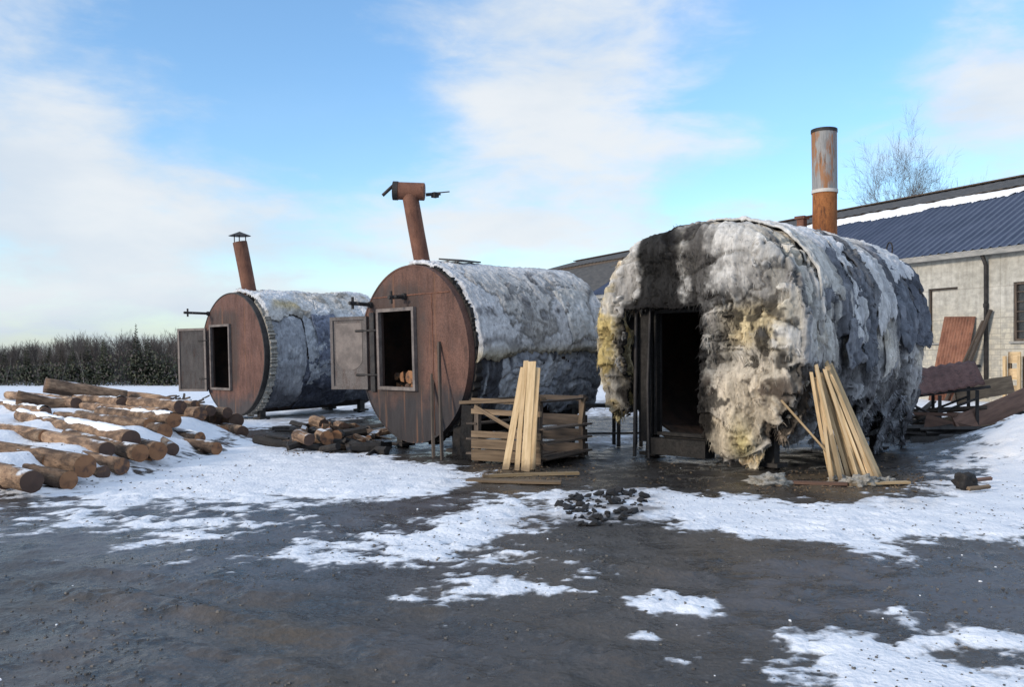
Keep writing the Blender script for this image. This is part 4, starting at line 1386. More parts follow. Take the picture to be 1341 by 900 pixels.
# u, v of the sawn end in the photo, height of the log's middle, length, radius, turn (deg), label
LOGS = [
    (42, 632, .20, 6.0, .17, 9, 'thick brown log nearest the yard at the lower left corner of the log pile'),
    (8, 628, .17, 5.0, .16, 12, 'brown log lying just left of the lowest log in the pile'),
    (112, 611, .26, 6.2, .19, 14, 'stout pale log with big dark cracked end, low front of the pile'),
    (90, 630, .13, 3.0, .15, 13, 'short log tucked under the stout log with dark cracked end'),
    (160, 611, .16, 2.6, .15, 15, 'orange-ended short log low at the front, right of the stout cracked log'),
    (136, 620, .10, 1.2, .12, 12, 'thin stub of log half sunk in snow at the foot of the pile'),
    (172, 576, .42, 7.2, .18, 0, 'long bare log with scarred bark lying across the snowy middle of the pile'),
    (184, 594, .27, 3.0, .16, 4, 'dark-ended log left of the orange end in the low front cluster'),
    (207, 591, .25, 3.2, .18, -3, 'log with bright orange sawn end in the low front cluster'),
    (226, 589, .20, 2.4, .13, -10, 'small black-ended log at the right of the low front cluster'),
    (190, 603, .10, 1.6, .14, 3, 'dark damp log at the bottom of the low front cluster'),
    (216, 566, .36, 5.0, .18, 1, 'reddish-ended log below the row of snow at mid pile'),
    (228, 551, .52, 5.5, .17, -3, 'log with dark red end just above the reddish-ended log'),
    (236, 533, .62, 7.0, .18, 2, 'long dark brown log along the upper part of the pile'),
    (262, 543, .48, 4.5, .19, -2, 'orange-brown log end just right of the long dark brown log'),
    (247, 548, .36, 4.5, .16, 4, 'brown log under the long dark brown log'),
    (284, 549, .30, 3.8, .20, 0, 'fat orange log end left of the last log by the kiln'),
    (310, 551, .28, 3.6, .21, -4, 'fat orange log end nearest the left kiln'),
    (292, 566, .10, 2.4, .17, 3, 'dark log lying under the fat orange log ends'),
    (318, 566, .10, 2.2, .16, -6, 'reddish log at the foot of the pile nearest the left kiln'),
    (262, 574, .22, 1.5, .14, 8, 'dark-ended stub poking out of the snow before the pile'),
    (284, 588, .12, 1.1, .14, 14, 'pale-ended stub poking out of the snow before the pile'),
    (268, 592, .05, 1.0, .12, 4, 'black stub sunk in snow beside the pale-ended stub'),
    (100, 528, .55, 6.0, .18, 3, 'dark short-looking log at the back left of the pile'),
    (60, 541, .40, 6.0, .17, 2, 'grey brown log with snowy top at the left edge, above the long bare log'),
    (66, 604, .28, 5.0, .14, 13, 'slim tan log left of the stout cracked log, half under snow'),
    (140, 590, .32, 5.5, .15, 8, 'slim tan log between the stout cracked log and the long bare log'),
    (196, 556, .46, 5.5, .14, 2, 'slim tan log above the reddish-ended log, left of the dark red end'),
    (216, 541, .56, 6.0, .13, 0, 'slim log lying just under the long dark brown log, at its left'),
    (256, 531, .64, 5.0, .14, 3, 'slim brown log at the top of the pile, right of the long dark brown log'),
    (276, 538, .52, 4.0, .15, -4, 'brown log at the top right of the pile, left of the kiln door'),
    (298, 541, .46, 3.6, .15, 2, 'tan log at the top right of the pile, just below the kiln door'),
    (60, 572, .40, 5.0, .14, 6, 'slim snow-dusted log at left, under the long bare log'),
    (160, 527, .62, 6.0, .16, -6, 'frosted grey log in the snow between the two dark upper logs'),
]
for i, (u, v, z, ln, r, turn, lab) in enumerate(LOGS):
    p = G(u, v, z)
    d = Matrix.Rotation(math.radians(turn), 3, 'Z') @ LDIR
    e = p + d * ln
    zz = ground_at(e.x, e.y)
    d = Vector((d.x, d.y, max(-.03, min(.03, (zz + r * .6 - z) / ln))))
    r *= .77
    o = place('log', log_mesh(ln, r, r * .82, 200 + i), p, d, random.uniform(0, 6))
    tag(o, lab, 'log', 'logs in the pile')
    # snow lying along the top of some logs
    if 'frosted' in lab or 'snowy' in lab or i in (12, 20):
        a, b = np.meshgrid(np.linspace(.1, ln, 90), np.linspace(-1, 1, 12), indexing='ij')
        cov = .55 + 1.0 * fbm(a * 1.3 + i, a * 0, seed=3, oct=4)
        cov = np.clip(cov, .05, 1.3)
        rad = r * (1 - .18 * a / ln)
        tt = b * cov + .25
        hh = rad - .012 + .05 * np.clip(cov, 0, 1) * np.sqrt(np.maximum(0, 1 - b * b)) + .012 * fbm(a * 8, b * 3, seed=6 + i)
        q = d.normalized(); sidev = q.cross(Vector((0, 0, 1))).normalized(); upv = sidev.cross(q)
        Mi = o.matrix_world.inverted()
        W = np.array(p)[None, None] + a[..., None] * np.array(q) + (hh * np.sin(tt))[..., None] * np.array(sidev) + (hh * np.cos(tt))[..., None] * np.array(upv)
        W = W.reshape(-1, 3) @ np.array(Mi.to_3x3()).T + np.array(Mi.translation)
        fc = grid_faces(90, 12)
        link('snow_cover', np_mesh('snow_cover', W, fc, M['snow_cap']), o)

# far log lying crosswise at the back of the pile, and its neighbours
for (p0, p1, r, lab) in ((P(58, 505, 23.5), P(165, 520, 24.6), .20, 'orange-ended log lying crosswise on the far back edge of the pile'),
                         (P(22, 521, 21.5), P(92, 531, 22.0), .17, 'dark log lying crosswise behind the long bare log'),
                         (P(165, 519, 25.0), P(225, 527, 24.5), .14, 'dim frosted log at the far back of the pile, near the open grey door')):
    d = p1 - p0
    o = place('log', log_mesh(d.length, r, r * .9, int(abs(p0.x) * 10)), p0, d)
    tag(o, lab, 'log', 'logs in the pile')

# short firewood heap between left and middle kiln
WGRP = 'firewood heaped between the left and middle kilns'
KIND = [WOOD[1], WOOD[3], WOOD[1], WOOD[2]]
CHAR = []
for me in (WOOD[1], WOOD[3], WOOD[2]):
    c_ = me.copy(); c_.materials[0] = M['soot_wood']; c_.materials[1] = M['soot_wood']; CHAR.append(c_)
for i in range(95):
    t_ = random.random()
    u = 378 + 122 * t_; v = random.uniform(556, 586) + 4 * t_
    p = G(u, v, .08)
    p.z = random.uniform(.02, .07) + random.choice((0, 0, .09, .16)) * max(0, 1 - abs(u - 432) / 60)
    a = random.uniform(0, 6.28)
    d = Vector((math.cos(a), math.sin(a), random.uniform(-.25, .25)))
    o = place('firewood', (random.choice(CHAR) if random.random() < .62 else random.choice(KIND)), p, d, random.random() * 6)
    s_ = random.uniform(.28, .75); w_ = random.uniform(.4, .95)
    o.scale = (w_, w_, s_)
    tag(o, 'short charred or split firewood piece in the jumbled heap between the left and middle kilns', 'firewood', WGRP)
for i, (u, v) in enumerate(((405, 576), (428, 574), (440, 571), (424, 556), (450, 560))):
    p = G(u, v, .22)
    o = place('firewood', wood_piece(.5, .11 + .02 * (i % 2), 9), p, (-.6 + .25 * (i % 3), .75, .1 - .08 * (i % 3)), i)
    tag(o, 'short round log with orange-brown sawn end in the heap between the left and middle kilns', 'firewood', 'orange-ended firewood between the kilns')

# ------------------------------------------------------------------ slatted crate and planks in the middle
CA = math.radians(-32)
cr = empty('slatted_crate', (.42, 13.2, 0), (0, 0, CA))
tag(cr, 'big weathered wooden crate of loose boards with diagonal brace, standing before the middle kiln', 'crate')
W_, D_, HH = 1.22, 1.5, 1.02            # local: x from -W_ to 0, y from 0 to D_
for (x, y, h) in ((-W_ + .05, .05, 1.0), (-.05, .05, .98), (-.05, D_ - .05, 1.03), (-W_ + .05, D_ - .05, 1.0)):
    board('corner_post', (x, y, 0), (x + .01, y, h), .09, .08, M['dark_wood'], 0, cr)
for z, wd, m_ in ((.11, .17, 'old_wood'), (.29, .15, 'old_wood'), (.44, .10, 'new_wood'), (.80, .08, 'old_wood'), (.97, .07, 'old_wood')):
    board('front_board', (-W_ - .02, -.012, z), (.02, -.012, z + random.uniform(-.015, .015)), .028, wd, M['old_wood'] if z != .44 else M['old_wood'], 0, cr)
board('diagonal_brace', (-W_ + .06, -.05, .88), (-.35, -.045, .50), .028, .06, M['old_wood'], 0, cr)
board('top_rail', (-W_ - .22, -.03, .93), (.12, -.06, 1.02), .05, .05, M['old_wood'], 0, cr)
for z, wd in ((.12, .21), (.34, .21), (.56, .21), (.97, .08)):
    board('side_board', (.022, -.02, z), (.022, D_ - .01, z + random.uniform(-.02, .02)), .028, wd, M['dark_wood'], math.radians(90), cr)
for z, wd in ((.13, .20), (.36, .2), (.6, .19), (.97, .08)):
    board('side_board', (-W_ - .022, -.02, z), (-W_ - .022, D_ + .03, z), .028, wd, M['dark_wood'], math.radians(90), cr)
    board('back_board', (-W_ - .02, D_ + .02, z), (.02, D_ + .02, z), .028, wd, M['dark_wood'], 0, cr)
for x in (-1.05, -.82, -.6, -.36, -.14):
    board('floor_board', (x, .07, .06), (x, D_ - .07, .06), .2, .03, M['dark_wood'], 0, cr)
board('side_brace', (.06, D_ - .32, .55), (.055, D_ - .18, .98), .028, .07, M['old_wood'], math.radians(90), cr)

PLK = [(662, 617, 686, 482, .085, 'leftmost of the pale planks leaning on the crate', 1.50),
       (677, 618, 689, 473, .070, 'second pale plank from the left leaning on the crate, the tallest', 1.55),
       (688, 619, 697, 474, .105, 'widest orange-tinted plank leaning on the crate', 1.52),
       (697, 617, 704, 482, .075, 'rightmost of the pale planks leaning on the crate', 1.50)]
for i, (u0, v0, u1, v1, w, lab, zt) in enumerate(PLK):
    p0 = G(u0, v0 - 1, .012)
    p1 = P(u1, v1, p0.y + .62)
    d = (p1 - p0).normalized()
    m_, L_ = frame_from(p0, p1)
    # turn the wide face towards the yard
    z_ = d; x_ = Vector((1, -.15, 0)); x_ = (x_ - z_ * x_.dot(z_)).normalized(); y_ = z_.cross(x_)
    o = board_mesh(L_, w * (1.15 if i != 1 else 1), .035).build('plank', M['new_wood'])
    o.matrix_world = Matrix.Translation(p0) @ Matrix((x_, y_, z_)).transposed().to_4x4()
    tag(o, lab, 'plank', 'pale planks leaning on the crate')
o = board('plank', G(632, 624, .03), G(758, 620, .03), .10, .035, M['new_wood'], 0)
tag(o, 'pale narrow board lying flat on the ground before the crate', 'plank')
o = board('plank', G(612, 629, .02), G(735, 632, .02), .20, .03, M['old_wood'], 0)
tag(o, 'wide damp brown board lying in the dirt, nearest the snow before the crate', 'plank')

# dark steel bench between middle and right kiln
bc = empty('steel_bench', (1.75, 16.4, 0), (0, 0, .1))
tag(bc, 'dark sooty steel bench in the gap between the middle and right kilns', 'bench')
MB().box((0, 0, .76), (1.5, .5, .06)).build('bench_top', M['dark_steel'], bc)
for x in (-.65, .2, .62):
    for y in (-.2, .2):
        MB().box((x, y, .365), (.06, .06, .73)).build('leg', M['dark_steel'], bc)
MB().box((0, -.2, .25), (1.24, .035, .035)).build('rail', M['dark_steel'], bc)

for (u, v, w, h, lab) in ((597, 598, .15, .78, 'left of two charred posts propping the right edge of the middle kiln'),
                          (610, 601, .19, .86, 'right, thicker one of two charred posts propping the right edge of the middle kiln')):
    p = G(u, v)
    o = board('charred_post', (p.x, p.y + .15, -.02), (p.x + .03, p.y + .2, h), w, w * .9, M['soot_wood'], .5, None, .02)
    tag(o, lab, 'post')

# ------------------------------------------------------------------ sheaf of slats leaning on the right kiln
SG = 'sheaf of slats leaning on the right kiln'
for i in range(30):
    f = i / 29
    ub = 1086 + 68 * f + random.uniform(-4, 4); vb = 628 + random.uniform(-5, 4) + (i % 3) * 1.5
    p0 = G(ub, vb, .02)
    ut = 1066 + 24 * f ** 1.2 + random.uniform(-4, 4); vt = 484 + random.uniform(-9, 14) + 6 * (1 - f)
    p1 = P(ut, vt, 12.24 + .16 * (i % 3) + .1 * f)
    p1 = p0 + (p1 - p0) * random.uniform(.96, 1.05)
    d = (p1 - p0).normalized()
    x_ = Vector((1, random.uniform(-.5, .1), 0)); x_ = (x_ - d * x_.dot(d)).normalized(); y_ = d.cross(x_)
    o = board_mesh((p1 - p0).length, random.uniform(.034, .056), .024, .02).build('slat', M['new_wood'])
    o.matrix_world = Matrix.Translation(p0) @ Matrix((x_, y_, d)).transposed().to_4x4()
    tag(o, 'pale sawn slat in the sheaf fanned against the shaggy kiln', 'slat', SG)
o = board('slat', G(1112, 626, .02), P(1016, 517, 12.35), .042, .026, M['new_wood'], .4)
tag(o, 'single pale slat leaning the other way, across the foot of the sheaf', 'slat')
o = board('plank', G(982, 629, .03), G(1110, 634, .03), .11, .035, M['red_wood'], 0)
tag(o, 'reddish board lying on the ground left of the foot of the sheaf', 'plank')
o = board('plank', G(1112, 635, .025), G(1190, 632, .03), .09, .03, M['new_wood'], 0)
tag(o, 'pale board lying on the ground right under the sheaf of slats', 'plank')


def lump_mesh(name, r, seed, mat, sq=(1, 1, .7), sub=3, amp=.35, fr=2.0, hard=False):
    bm = bmesh.new()
    bmesh.ops.create_icosphere(bm, subdivisions=sub, radius=1)
    co = np.array([v.co[:] for v in bm.verts])
    d = 1 + amp * fbm(co[:, 0] * fr + seed, co[:, 1] * fr, co[:, 2] * fr, oct=3, seed=seed)
    for v, k in zip(bm.verts, d):
        v.co = Vector((v.co.x * k * r * sq[0], v.co.y * k * r * sq[1], v.co.z * k * r * sq[2]))
    me = bpy.data.meshes.new(name); bm.to_mesh(me); bm.free()
    me.materials.append(mat)
    if not hard:
        me.polygons.foreach_set('use_smooth', [True] * len(me.polygons))
    return me


for (u, v, r, lab) in ((1006, 634, .20, 'grey fluffy lump of fallen wool on the ground left of the sheaf'), (1128, 636, .16, 'grey lump of fallen wool right at the foot of the sheaf'),
                       (1098, 632, .10, 'small grey lump of wool between the slat feet'), (1160, 634, .09, 'smallest pale wool scrap at the right end of the sheaf foot')):
    o = link('wool_clump', lump_mesh('wool_clump', r, int(u), M['wool_lump'], (1.25, .8, .55), 4, .55, 3.2))
    p = G(u, v); o.location = (p.x, p.y, .03)
    tag(o, lab, 'wool clump')

# charcoal spilled on the snow
CO = [lump_mesh('charcoal_lump', 1, 300 + k, M['coal'], (1.5, .8, .7), 1, .5, 1.6, True) for k in range(6)]
zone = [(731, 660), (760, 648), (800, 641), (838, 645), (852, 662), (835, 676), (800, 690), (765, 688), (745, 676)]
za = [tuple(G(u, v)[:2]) for u, v in zone]
cnt = 0
while cnt < 190:
    u, v = random.uniform(728, 854), random.uniform(640, 691)
    p = G(u, v)
    sd = float(poly_sd(np.array([p.x]), np.array([p.y]), za)[0])
    if sd < -.02 or (fbm(p.x * 2.2, p.y * 2.2, seed=5) < -.02 and random.random() < .7):
        continue
    o = link('charcoal_lump', CO[cnt % 6])
    s_ = random.choice((random.uniform(.009, .02), random.uniform(.012, .03), random.uniform(.025, .06)))
    o.scale = (s_, s_, s_); o.rotation_euler = (random.uniform(-.4, .4), random.uniform(-.4, .4), random.uniform(0, 6))
    o.location = (p.x, p.y, gz(p.x, p.y) + s_ * .35)
    tag(o, 'black charcoal lump in the spill on the snow before the crate', 'charcoal', 'charcoal spilled on the snow')
    cnt += 1

# bark crumbs and sawdust chips trodden into the yard: nobody could count them
mb = MB(); ch_r = random.Random(12)
for (u0, u1, v0, v1, n_) in ((620, 780, 608, 632, 260), (980, 1210, 618, 646, 420), (60, 330, 600, 645, 120), (370, 500, 575, 600, 260), (830, 1250, 560, 640, 320)):
    for i in range(n_):
        p = G(ch_r.uniform(u0, u1), ch_r.uniform(v0, v1)); L_ = ch_r.uniform(.008, .038); a = ch_r.uniform(0, 6.28); w = L_ * ch_r.uniform(.2, .6)
        z = gz(p.x, p.y) + .006
        r_ = Euler((ch_r.uniform(-.4, .4), ch_r.uniform(-.4, .4), a)).to_matrix()
        mb.box((p.x, p.y, z), (L_, w, .008), ch_r.choice((0, 0, 0, 0, 1, 2, 2)), r_)
o = mb.build('wood_chips', [M['old_wood'], M['new_wood'], M['soot_wood']])
o['kind'] = 'stuff'; o['label'] = 'bark crumbs and wood chips scattered over the yard'

# loose gravel and crumbs of ice on the bare yard: nobody could count them
mb = MB()
for i in range(9000):
    Y = 3.6 + 9.5 * ch_r.random() ** 1.7; X = ch_r.uniform(-.68, .68) * Y
    r = ch_r.choice((.005, .006, .008, .010, .015)) * ch_r.uniform(.7, 1.3)
    if fbm(X * .8, Y * .8, oct=2, seed=91) < ch_r.uniform(-.7, .5):
        continue
    z = gz(X, Y)
    vs = [Vector((math.cos(6.283 * k / 5) * r * ch_r.uniform(.7, 1.3), math.sin(6.283 * k / 5) * r * ch_r.uniform(.7, 1.3), 0)) for k in range(5)]
    c = Vector((X, Y, z))
    mb.add([c + v - Vector((0, 0, .01)) for v in vs] + [c + v * .6 + Vector((0, 0, r * ch_r.uniform(.25, .6))) for v in vs],
           [(k, (k + 1) % 5, (k + 1) % 5 + 5, k + 5) for k in range(5)] + [(5, 6, 7, 8, 9)], 1 if ch_r.random() < .02 else 0)
o = mb.build('gravel', [m_simple('yard_gravel', (.035, .034, .034), (.14, .13, .12), 9, (.4, .9), .3, .01), M['snow_cap']])
o['kind'] = 'stuff'; o['label'] = 'loose gravel and ice crumbs on the wet yard'

# ------------------------------------------------------------------ scrap heap on the right
tt = empty('rusty_trestle', (8.75, 18.0, 0), (0, 0, math.radians(-18)))
tag(tt, 'trestle of black angle iron carrying slanting red-rusted metal sheets, right of the shaggy kiln', 'trestle')
sh = MB()
nx_, ny_ = 40, 10
for j in range(ny_ + 1):
    for i in range(nx_ + 1):
        x = -.95 + 1.7 * i / nx_; y = -.55 + 1.1 * j / ny_
        sh.v.append((x, y, 1.10 + .16 * (x + .8) + .42 * y + .018 * math.sin(i * 1.57) + .03 * math.sin(2.2 * x + 1.4 * y)))
for j in range(ny_):
    for i in range(nx_):
        a = j * (nx_ + 1) + i
        sh.f.append((a, a + 1, a + nx_ + 2, a + nx_ + 1)); sh.mi.append(0)
o = sh.build('top_sheet', M['red_sheet'], tt, True)
o.modifiers.new('thickness', 'SOLIDIFY').thickness = .012
for x, z1 in ((-.75, .96), (-.05, 1.06), (.62, 1.17)):
    for y in (-.48, .45):
        zt_ = z1 + .06 + .42 * y
        MB().box((x, y, zt_ / 2 - .05), (.06, .06, zt_ + .06)).build('leg', M['dark_steel'], tt)
for y in (-.5, .47):
    MB().tube([(-.95, y, 1.02 + .42 * y), (.85, y, 1.29 + .42 * y)], .032, 6).tube([(-.75, y - .04, .25), (.62, y - .04, .85)], .026, 6).build('rail', M['dark_steel'], tt)
MB().tube([(-.75, -.54, .80), (.3, -.56, .25)], .028, 6).build('brace', M['dark_steel'], tt)

# boards and charred beams in the heap (things lying on the ground and on each other)
HEAP = [((8.6, 17.0, .30), (11.1, 18.7, .86), .42, .035, 'red_wood', 'wide reddish board sloping up to the right in the scrap heap', 1.2),
        ((8.7, 17.6, .30), (11.0, 19.2, .70), .30, .03, 'old_wood', 'wide grey brown board sloping under the reddish one in the scrap heap', 1.2),
        ((9.0, 16.9, .15), (11.2, 18.2, .60), .22, .03, 'red_wood', 'narrow reddish board at the front right of the scrap heap', 1.1),
        ((9.4, 18.6, .85), (11.4, 20.0, 1.05), .40, .03, 'old_wood', 'snow-dusted board on top at the right end of the scrap heap', 1.4),
        ((7.7, 17.9, .62), (8.9, 17.4, .22), .16, .03, 'dark_wood', 'dark board slipping down to the right inside the trestle', 1.0),
        ((7.4, 18.6, .52), (8.7, 18.3, .50), .14, .05, 'old_wood', 'yellowish plank end lying level behind the kiln strips', .3),
        ((7.3, 18.4, .30), (8.6, 18.0, .32), .16, .05, 'dark_wood', 'dark plank lying level low behind the kiln strips', .3),
        ((8.0, 17.0, .42), (9.2, 17.0, .12), .30, .02, 'red_wood', 'small reddish panel leaning inside the trestle legs', 1.4)]
for (a, b, w, t, m_, lab, roll) in HEAP:
    o = board('board', a, b, w, t, M[m_], roll, None, .03)
    tag(o, lab, 'board', 'boards in the scrap heap')
for i in range(16):
    x, y = random.uniform(6.9, 9.6), random.uniform(15.6, 17.4)
    a = random.uniform(-.6, .6); ln = random.uniform(.6, 1.5)
    z = .05 + .07 * (i % 4)
    o = board('charred_beam', (x, y, z), (x + ln * math.cos(a), y + ln * math.sin(a), z + random.uniform(-.02, .12)), random.uniform(.07, .16), random.uniform(.05, .09),
              M['soot_wood'], random.uniform(0, 1.5))
    tag(o, 'black charred beam lying low in front of the scrap heap', 'charred beam', 'charred beams before the scrap heap')
for i, (u, v, w, h) in enumerate(((1105, 560, .5, .10), (1180, 566, .35, .08), (1215, 556, .4, .08), (1308, 515, .6, .10))):
    pass

for i in range(26):
    x, y = random.uniform(7.3, 10.2), random.uniform(17.2, 20.2)
    a = random.uniform(-.9, 1.2); ln = random.uniform(.7, 2.2)
    z = random.uniform(.06, .55)
    mt = random.choice(('dark_wood', 'soot_wood', 'dark_wood', 'old_wood', 'red_wood', 'dark_steel'))
    o = board('scrap_bar', (x, y, z), (x + ln * math.cos(a), y + ln * math.sin(a), max(.05, z + random.uniform(-.35, .35))), random.uniform(.05, .14), random.uniform(.03, .07),
              M[mt], random.uniform(0, 1.5))
    tag(o, 'loose bar or lath jumbled in the scrap heap under and behind the red metal trestle', 'scrap bar', 'loose bars in the scrap heap')
# scorched lump and two sticks on the right snow bank
pp = G(1266, 634, .08)
o = link('charred_stump', lump_mesh('charred_stump', .15, 41, M['soot_wood'], (1.15, .8, .75), 4, .38, 1.9, False))
o.location = (pp.x, pp.y, ground_at(pp.x, pp.y) + .09); o.rotation_euler = (.2, .5, .4)
tag(o, 'small black charred stump lying on the right snow bank', 'stump')
for j, (du, dv, lab) in enumerate(((1272, 624, 'upper reddish stick poking out beside the charred stump'), (1268, 634, 'lower pale stick poking out beside the charred stump'))):
    a = G(du, dv, .12); a.z = ground_at(a.x, a.y) + .06
    b = a + Vector((.32, .12, .05))
    b.z = ground_at(b.x, b.y) + .07
    o = board('stick', a, b, .04, .035, M['red_wood'] if j == 0 else M['old_wood'], .5)
    tag(o, lab, 'stick')

# ------------------------------------------------------------------ long workshop building
bd = empty('workshop_building', WALL0, (0, 0, math.atan2(-.8866, .4625)))
tag(bd, 'long pale brick workshop with blue corrugated roof behind the right kiln', 'building')
X0, X1, EAVE = -45.5, 16.0, 5.95
WT = .35
wins = []
xw = .25
k = 0
centers = [.25 - 3.55 * k for k in range(-4, 13)]
mb = MB()
ZS, ZT = 2.30, 4.48
wd = 1.3
cs = sorted(centers)
mb.box(((X0 + X1) / 2, WT / 2, ZS / 2 - .2), (X1 - X0, WT, ZS + .4))
mb.box(((X0 + X1) / 2, WT / 2, (ZT + EAVE) / 2), (X1 - X0, WT, EAVE - ZT))
edges_ = [X0]
for c in cs:
    edges_ += [c - wd / 2, c + wd / 2]
edges_.append(X1)
for a, b in zip(edges_[0::2], edges_[1::2]):
    mb.box(((a + b) / 2, WT / 2, (ZS + ZT) / 2), (b - a, WT, ZT - ZS))
# gable ends and back
mb.box((X0 + .175, 9.2, EAVE / 2 - .2), (.35, 17.7, EAVE + .4)); mb.box((X1 - .175, 9.2, EAVE / 2 - .2), (.35, 17.7, EAVE + .4))
mb.box(((X0 + X1) / 2, 18.2, EAVE / 2 - .2), (X1 - X0, .3, EAVE + .4))
for xx in (X0 + .1, X1 - .1):
    vs = [(xx, .35, EAVE), (xx, 5.1, 8.8), (xx, 9.1, 10.0), (xx, 13, 8.8), (xx, 18, EAVE)]
    vs2 = [(x + (.25 if xx < 0 else -.25), y, z) for x, y, z in vs]
    mb.add(vs + vs2, [tuple(range(5)), tuple(range(9, 4, -1))] + [(i, i + 5, (i + 1) % 5 + 5, (i + 1) % 5) for i in range(5)])
mb.build('wall', M['wall'], bd)
for i, c in enumerate(cs):
    if abs(c - (.25 - 3.55)) < .01 or i % 3 == 1:
        b = MB().box((c, .22, (ZS + ZT) / 2), (wd - .004, .15, ZT - ZS - .004)).build('bricked_opening', M['wall'], bd)
        MB().box((c, -.03, ZS - .04), (wd + .2, .16, .07)).build('sill', M['fascia'], b)
        MB().box((c, .10, ZT - .04), (wd - .01, .07, .07)).box((c - wd / 2 + .04, .10, (ZS + ZT) / 2 - .04), (.07, .07, ZT - ZS - .082)).build('old_frame', M['dark_wood'], b)
    else:
        w_ = MB()
        for sx in (-1, 1):
            w_.box((c + sx * (wd / 2 - .045), .09, (ZS + ZT) / 2), (.085, .09, ZT - ZS - .006))
        w_.box((c, .09, ZT - .048), (wd - .18, .09, .085)).box((c, .09, ZS + .048), (wd - .18, .09, .085))
        for k in range(1, 3):
            w_.box((c - wd / 2 + wd * k / 3, .09, (ZS + ZT) / 2), (.045, .06, ZT - ZS - .19))
        for k in range(1, 6):
            w_.box((c, .084, ZS + (ZT - ZS) * k / 6), (wd - .18, .05, .035))
        b = w_.build('window', M['dark_wood'], bd)
        MB().box((c, .145, (ZS + ZT) / 2), (wd - .19, .012, ZT - ZS - .19)).build('pane', M['glass'], b)
        MB().box((c, -.04, ZS - .04), (wd + .2, .16, .07)).build('sill', M['fascia'], b)


def corr_roof(name, x0, x1, y0, z0, y1, z1, mat, period=.24, amp=.03, seg=4, jit=0):
    n = int((x1 - x0) / period * 6)
    xs = np.linspace(x0, x1, n); f = np.linspace(0, 1, seg + 1)
    Xg, Fg = np.meshgrid(xs, f, indexing='ij')
    Z = z0 + (z1 - z0) * Fg + amp * np.sin(Xg / period * 2 * math.pi) + .03 * fbm(Xg * .4, Fg * 3, seed=3)
    Y = y0 + (y1 - y0) * Fg
    co = np.stack([Xg, Y, Z], -1).reshape(-1, 3)
    fc = grid_faces(n, seg + 1)
    co = np.concatenate([co, co - np.array([0, 0, .03])])
    fc = np.concatenate([fc[:, ::-1], fc + n * (seg + 1)])
    return link(name, np_mesh(name, co, fc, mat), bd)


XB = -29.0                                           # the blue sheets end here, dark slate carries on
corr_roof('blue_roof', XB, X1 + .5, -.45, 5.78, 5.0, 8.87, M['blue_roof'], .36, .055)
corr_roof('old_roof', X0 - .4, XB, -.45, 5.80, 5.0, 8.87, M['slate'], .5, .02)
corr_roof('upper_roof', X0 - .4, X1 + .5, 4.85, 9.0, 9.2, 10.25, M['slate'], .5, .02)
corr_roof('rear_roof', X0 - .4, X1 + .5, 18.7, 5.8, 9.2, 10.25, M['slate'], .5, .02)
mb = MB().box(((X0 + X1) / 2, 4.93, 8.92), (X1 - X0 + .8, .05, .20)).box(((X0 + X1) / 2, 9.2, 10.30), (X1 - X0 + .9, .5, .06))
mb.build('ridge_board', M['dark_wood'], bd)
MB().box(((X0 + X1) / 2, -.42, 5.67), (X1 - X0 + .9, .05, .22)).box(((X0 + X1) / 2, -.18, 5.60), (X1 - X0 + .6, .42, .04)).build('fascia', M['fascia'], bd)
# snow still lying along the upper edge of the blue sheets
xs = np.linspace(XB, X1 + .4, 1400); f = np.linspace(0, 1, 14)
Xg, Fg = np.meshgrid(xs, f, indexing='ij')
wdt = .50 + .25 * fbm(Xg * .6, Xg * 0, seed=12, oct=4) + .22 * np.sin(Xg / .36 * 2 * math.pi) * sstep(-6, 0, Xg) + .1 * fbm(Xg * 4, Xg * 0, seed=13)
wdt = np.clip(wdt, .12, 3)
Yg = 4.88 - wdt * Fg
Zg = 5.78 + (Yg + .45) / 5.45 * 3.09 + .035 + .12 * np.sqrt(np.maximum(0, 1 - Fg ** 3)) * (1 + .3 * fbm(Xg * 2, Fg, seed=14))
co = np.stack([Xg, Yg, Zg], -1).reshape(-1, 3)
link('snow_strip', np_mesh('snow_strip', co, grid_faces(1400, 14)[:, ::-1], M['snow_cap']), bd)
MB().tube([(-1.42, -.09, .2), (-1.42, -.09, 5.2), (-1.42, -.30, 5.55)], .075, 10).tube([(-1.42, -.09, 3.6), (-1.42, -.09, 3.75)], .095, 10).build('drainpipe', M['dark_steel'], bd, True)
MB().box((-4.9, -.012, 3.0), (.05, .02, 4.6)).build('wall_joint', M['dark_wood'], bd)

# things standing against the workshop wall
def bl(x, y, z):
    v = bd_mat @ Vector((x, y, z)); return v


bd_mat = Matrix.Translation(WALL0) @ Matrix.Rotation(math.atan2(-.8866, .4625), 4, 'Z')
sh = MB()
nx_, nz_ = 54, 3
for j in range(nz_ + 1):
    for i in range(nx_ + 1):
        x = -.72 + 1.3 * i / nx_
        sh.v.append((x, -.9 + .78 * j / nz_ + .04 * math.sin(i * 1.2), 3.3 * j / nz_))
for j in range(nz_):
    for i in range(nx_):
        a = j * (nx_ + 1) + i
        sh.f.append((a, a + 1, a + nx_ + 2, a + nx_ + 1)); sh.mi.append(0)
o = sh.build('metal_sheet', M['rust_sheet'], None, True)
o.matrix_world = bd_mat @ Matrix.Translation((-2.55, 0, 0)) @ Matrix.Rotation(.04, 4, 'Y')
o.modifiers.new('thickness', 'SOLIDIFY').thickness = .02
tag(o, 'tall rusty corrugated metal sheet leaning against the workshop wall', 'metal sheet')
o = board('beam', bl(-2.0, -1.2, 0), bl(-1.2, -.12, 3.5), .16, .08, M['dark_wood'], .2)
tag(o, 'long dark beam leaning on the wall right of the rusty sheet', 'beam')
o = board('beam', bl(-2.4, -1.1, 0), bl(-1.5, -.14, 3.1), .12, .07, M['dark_wood'], .2)
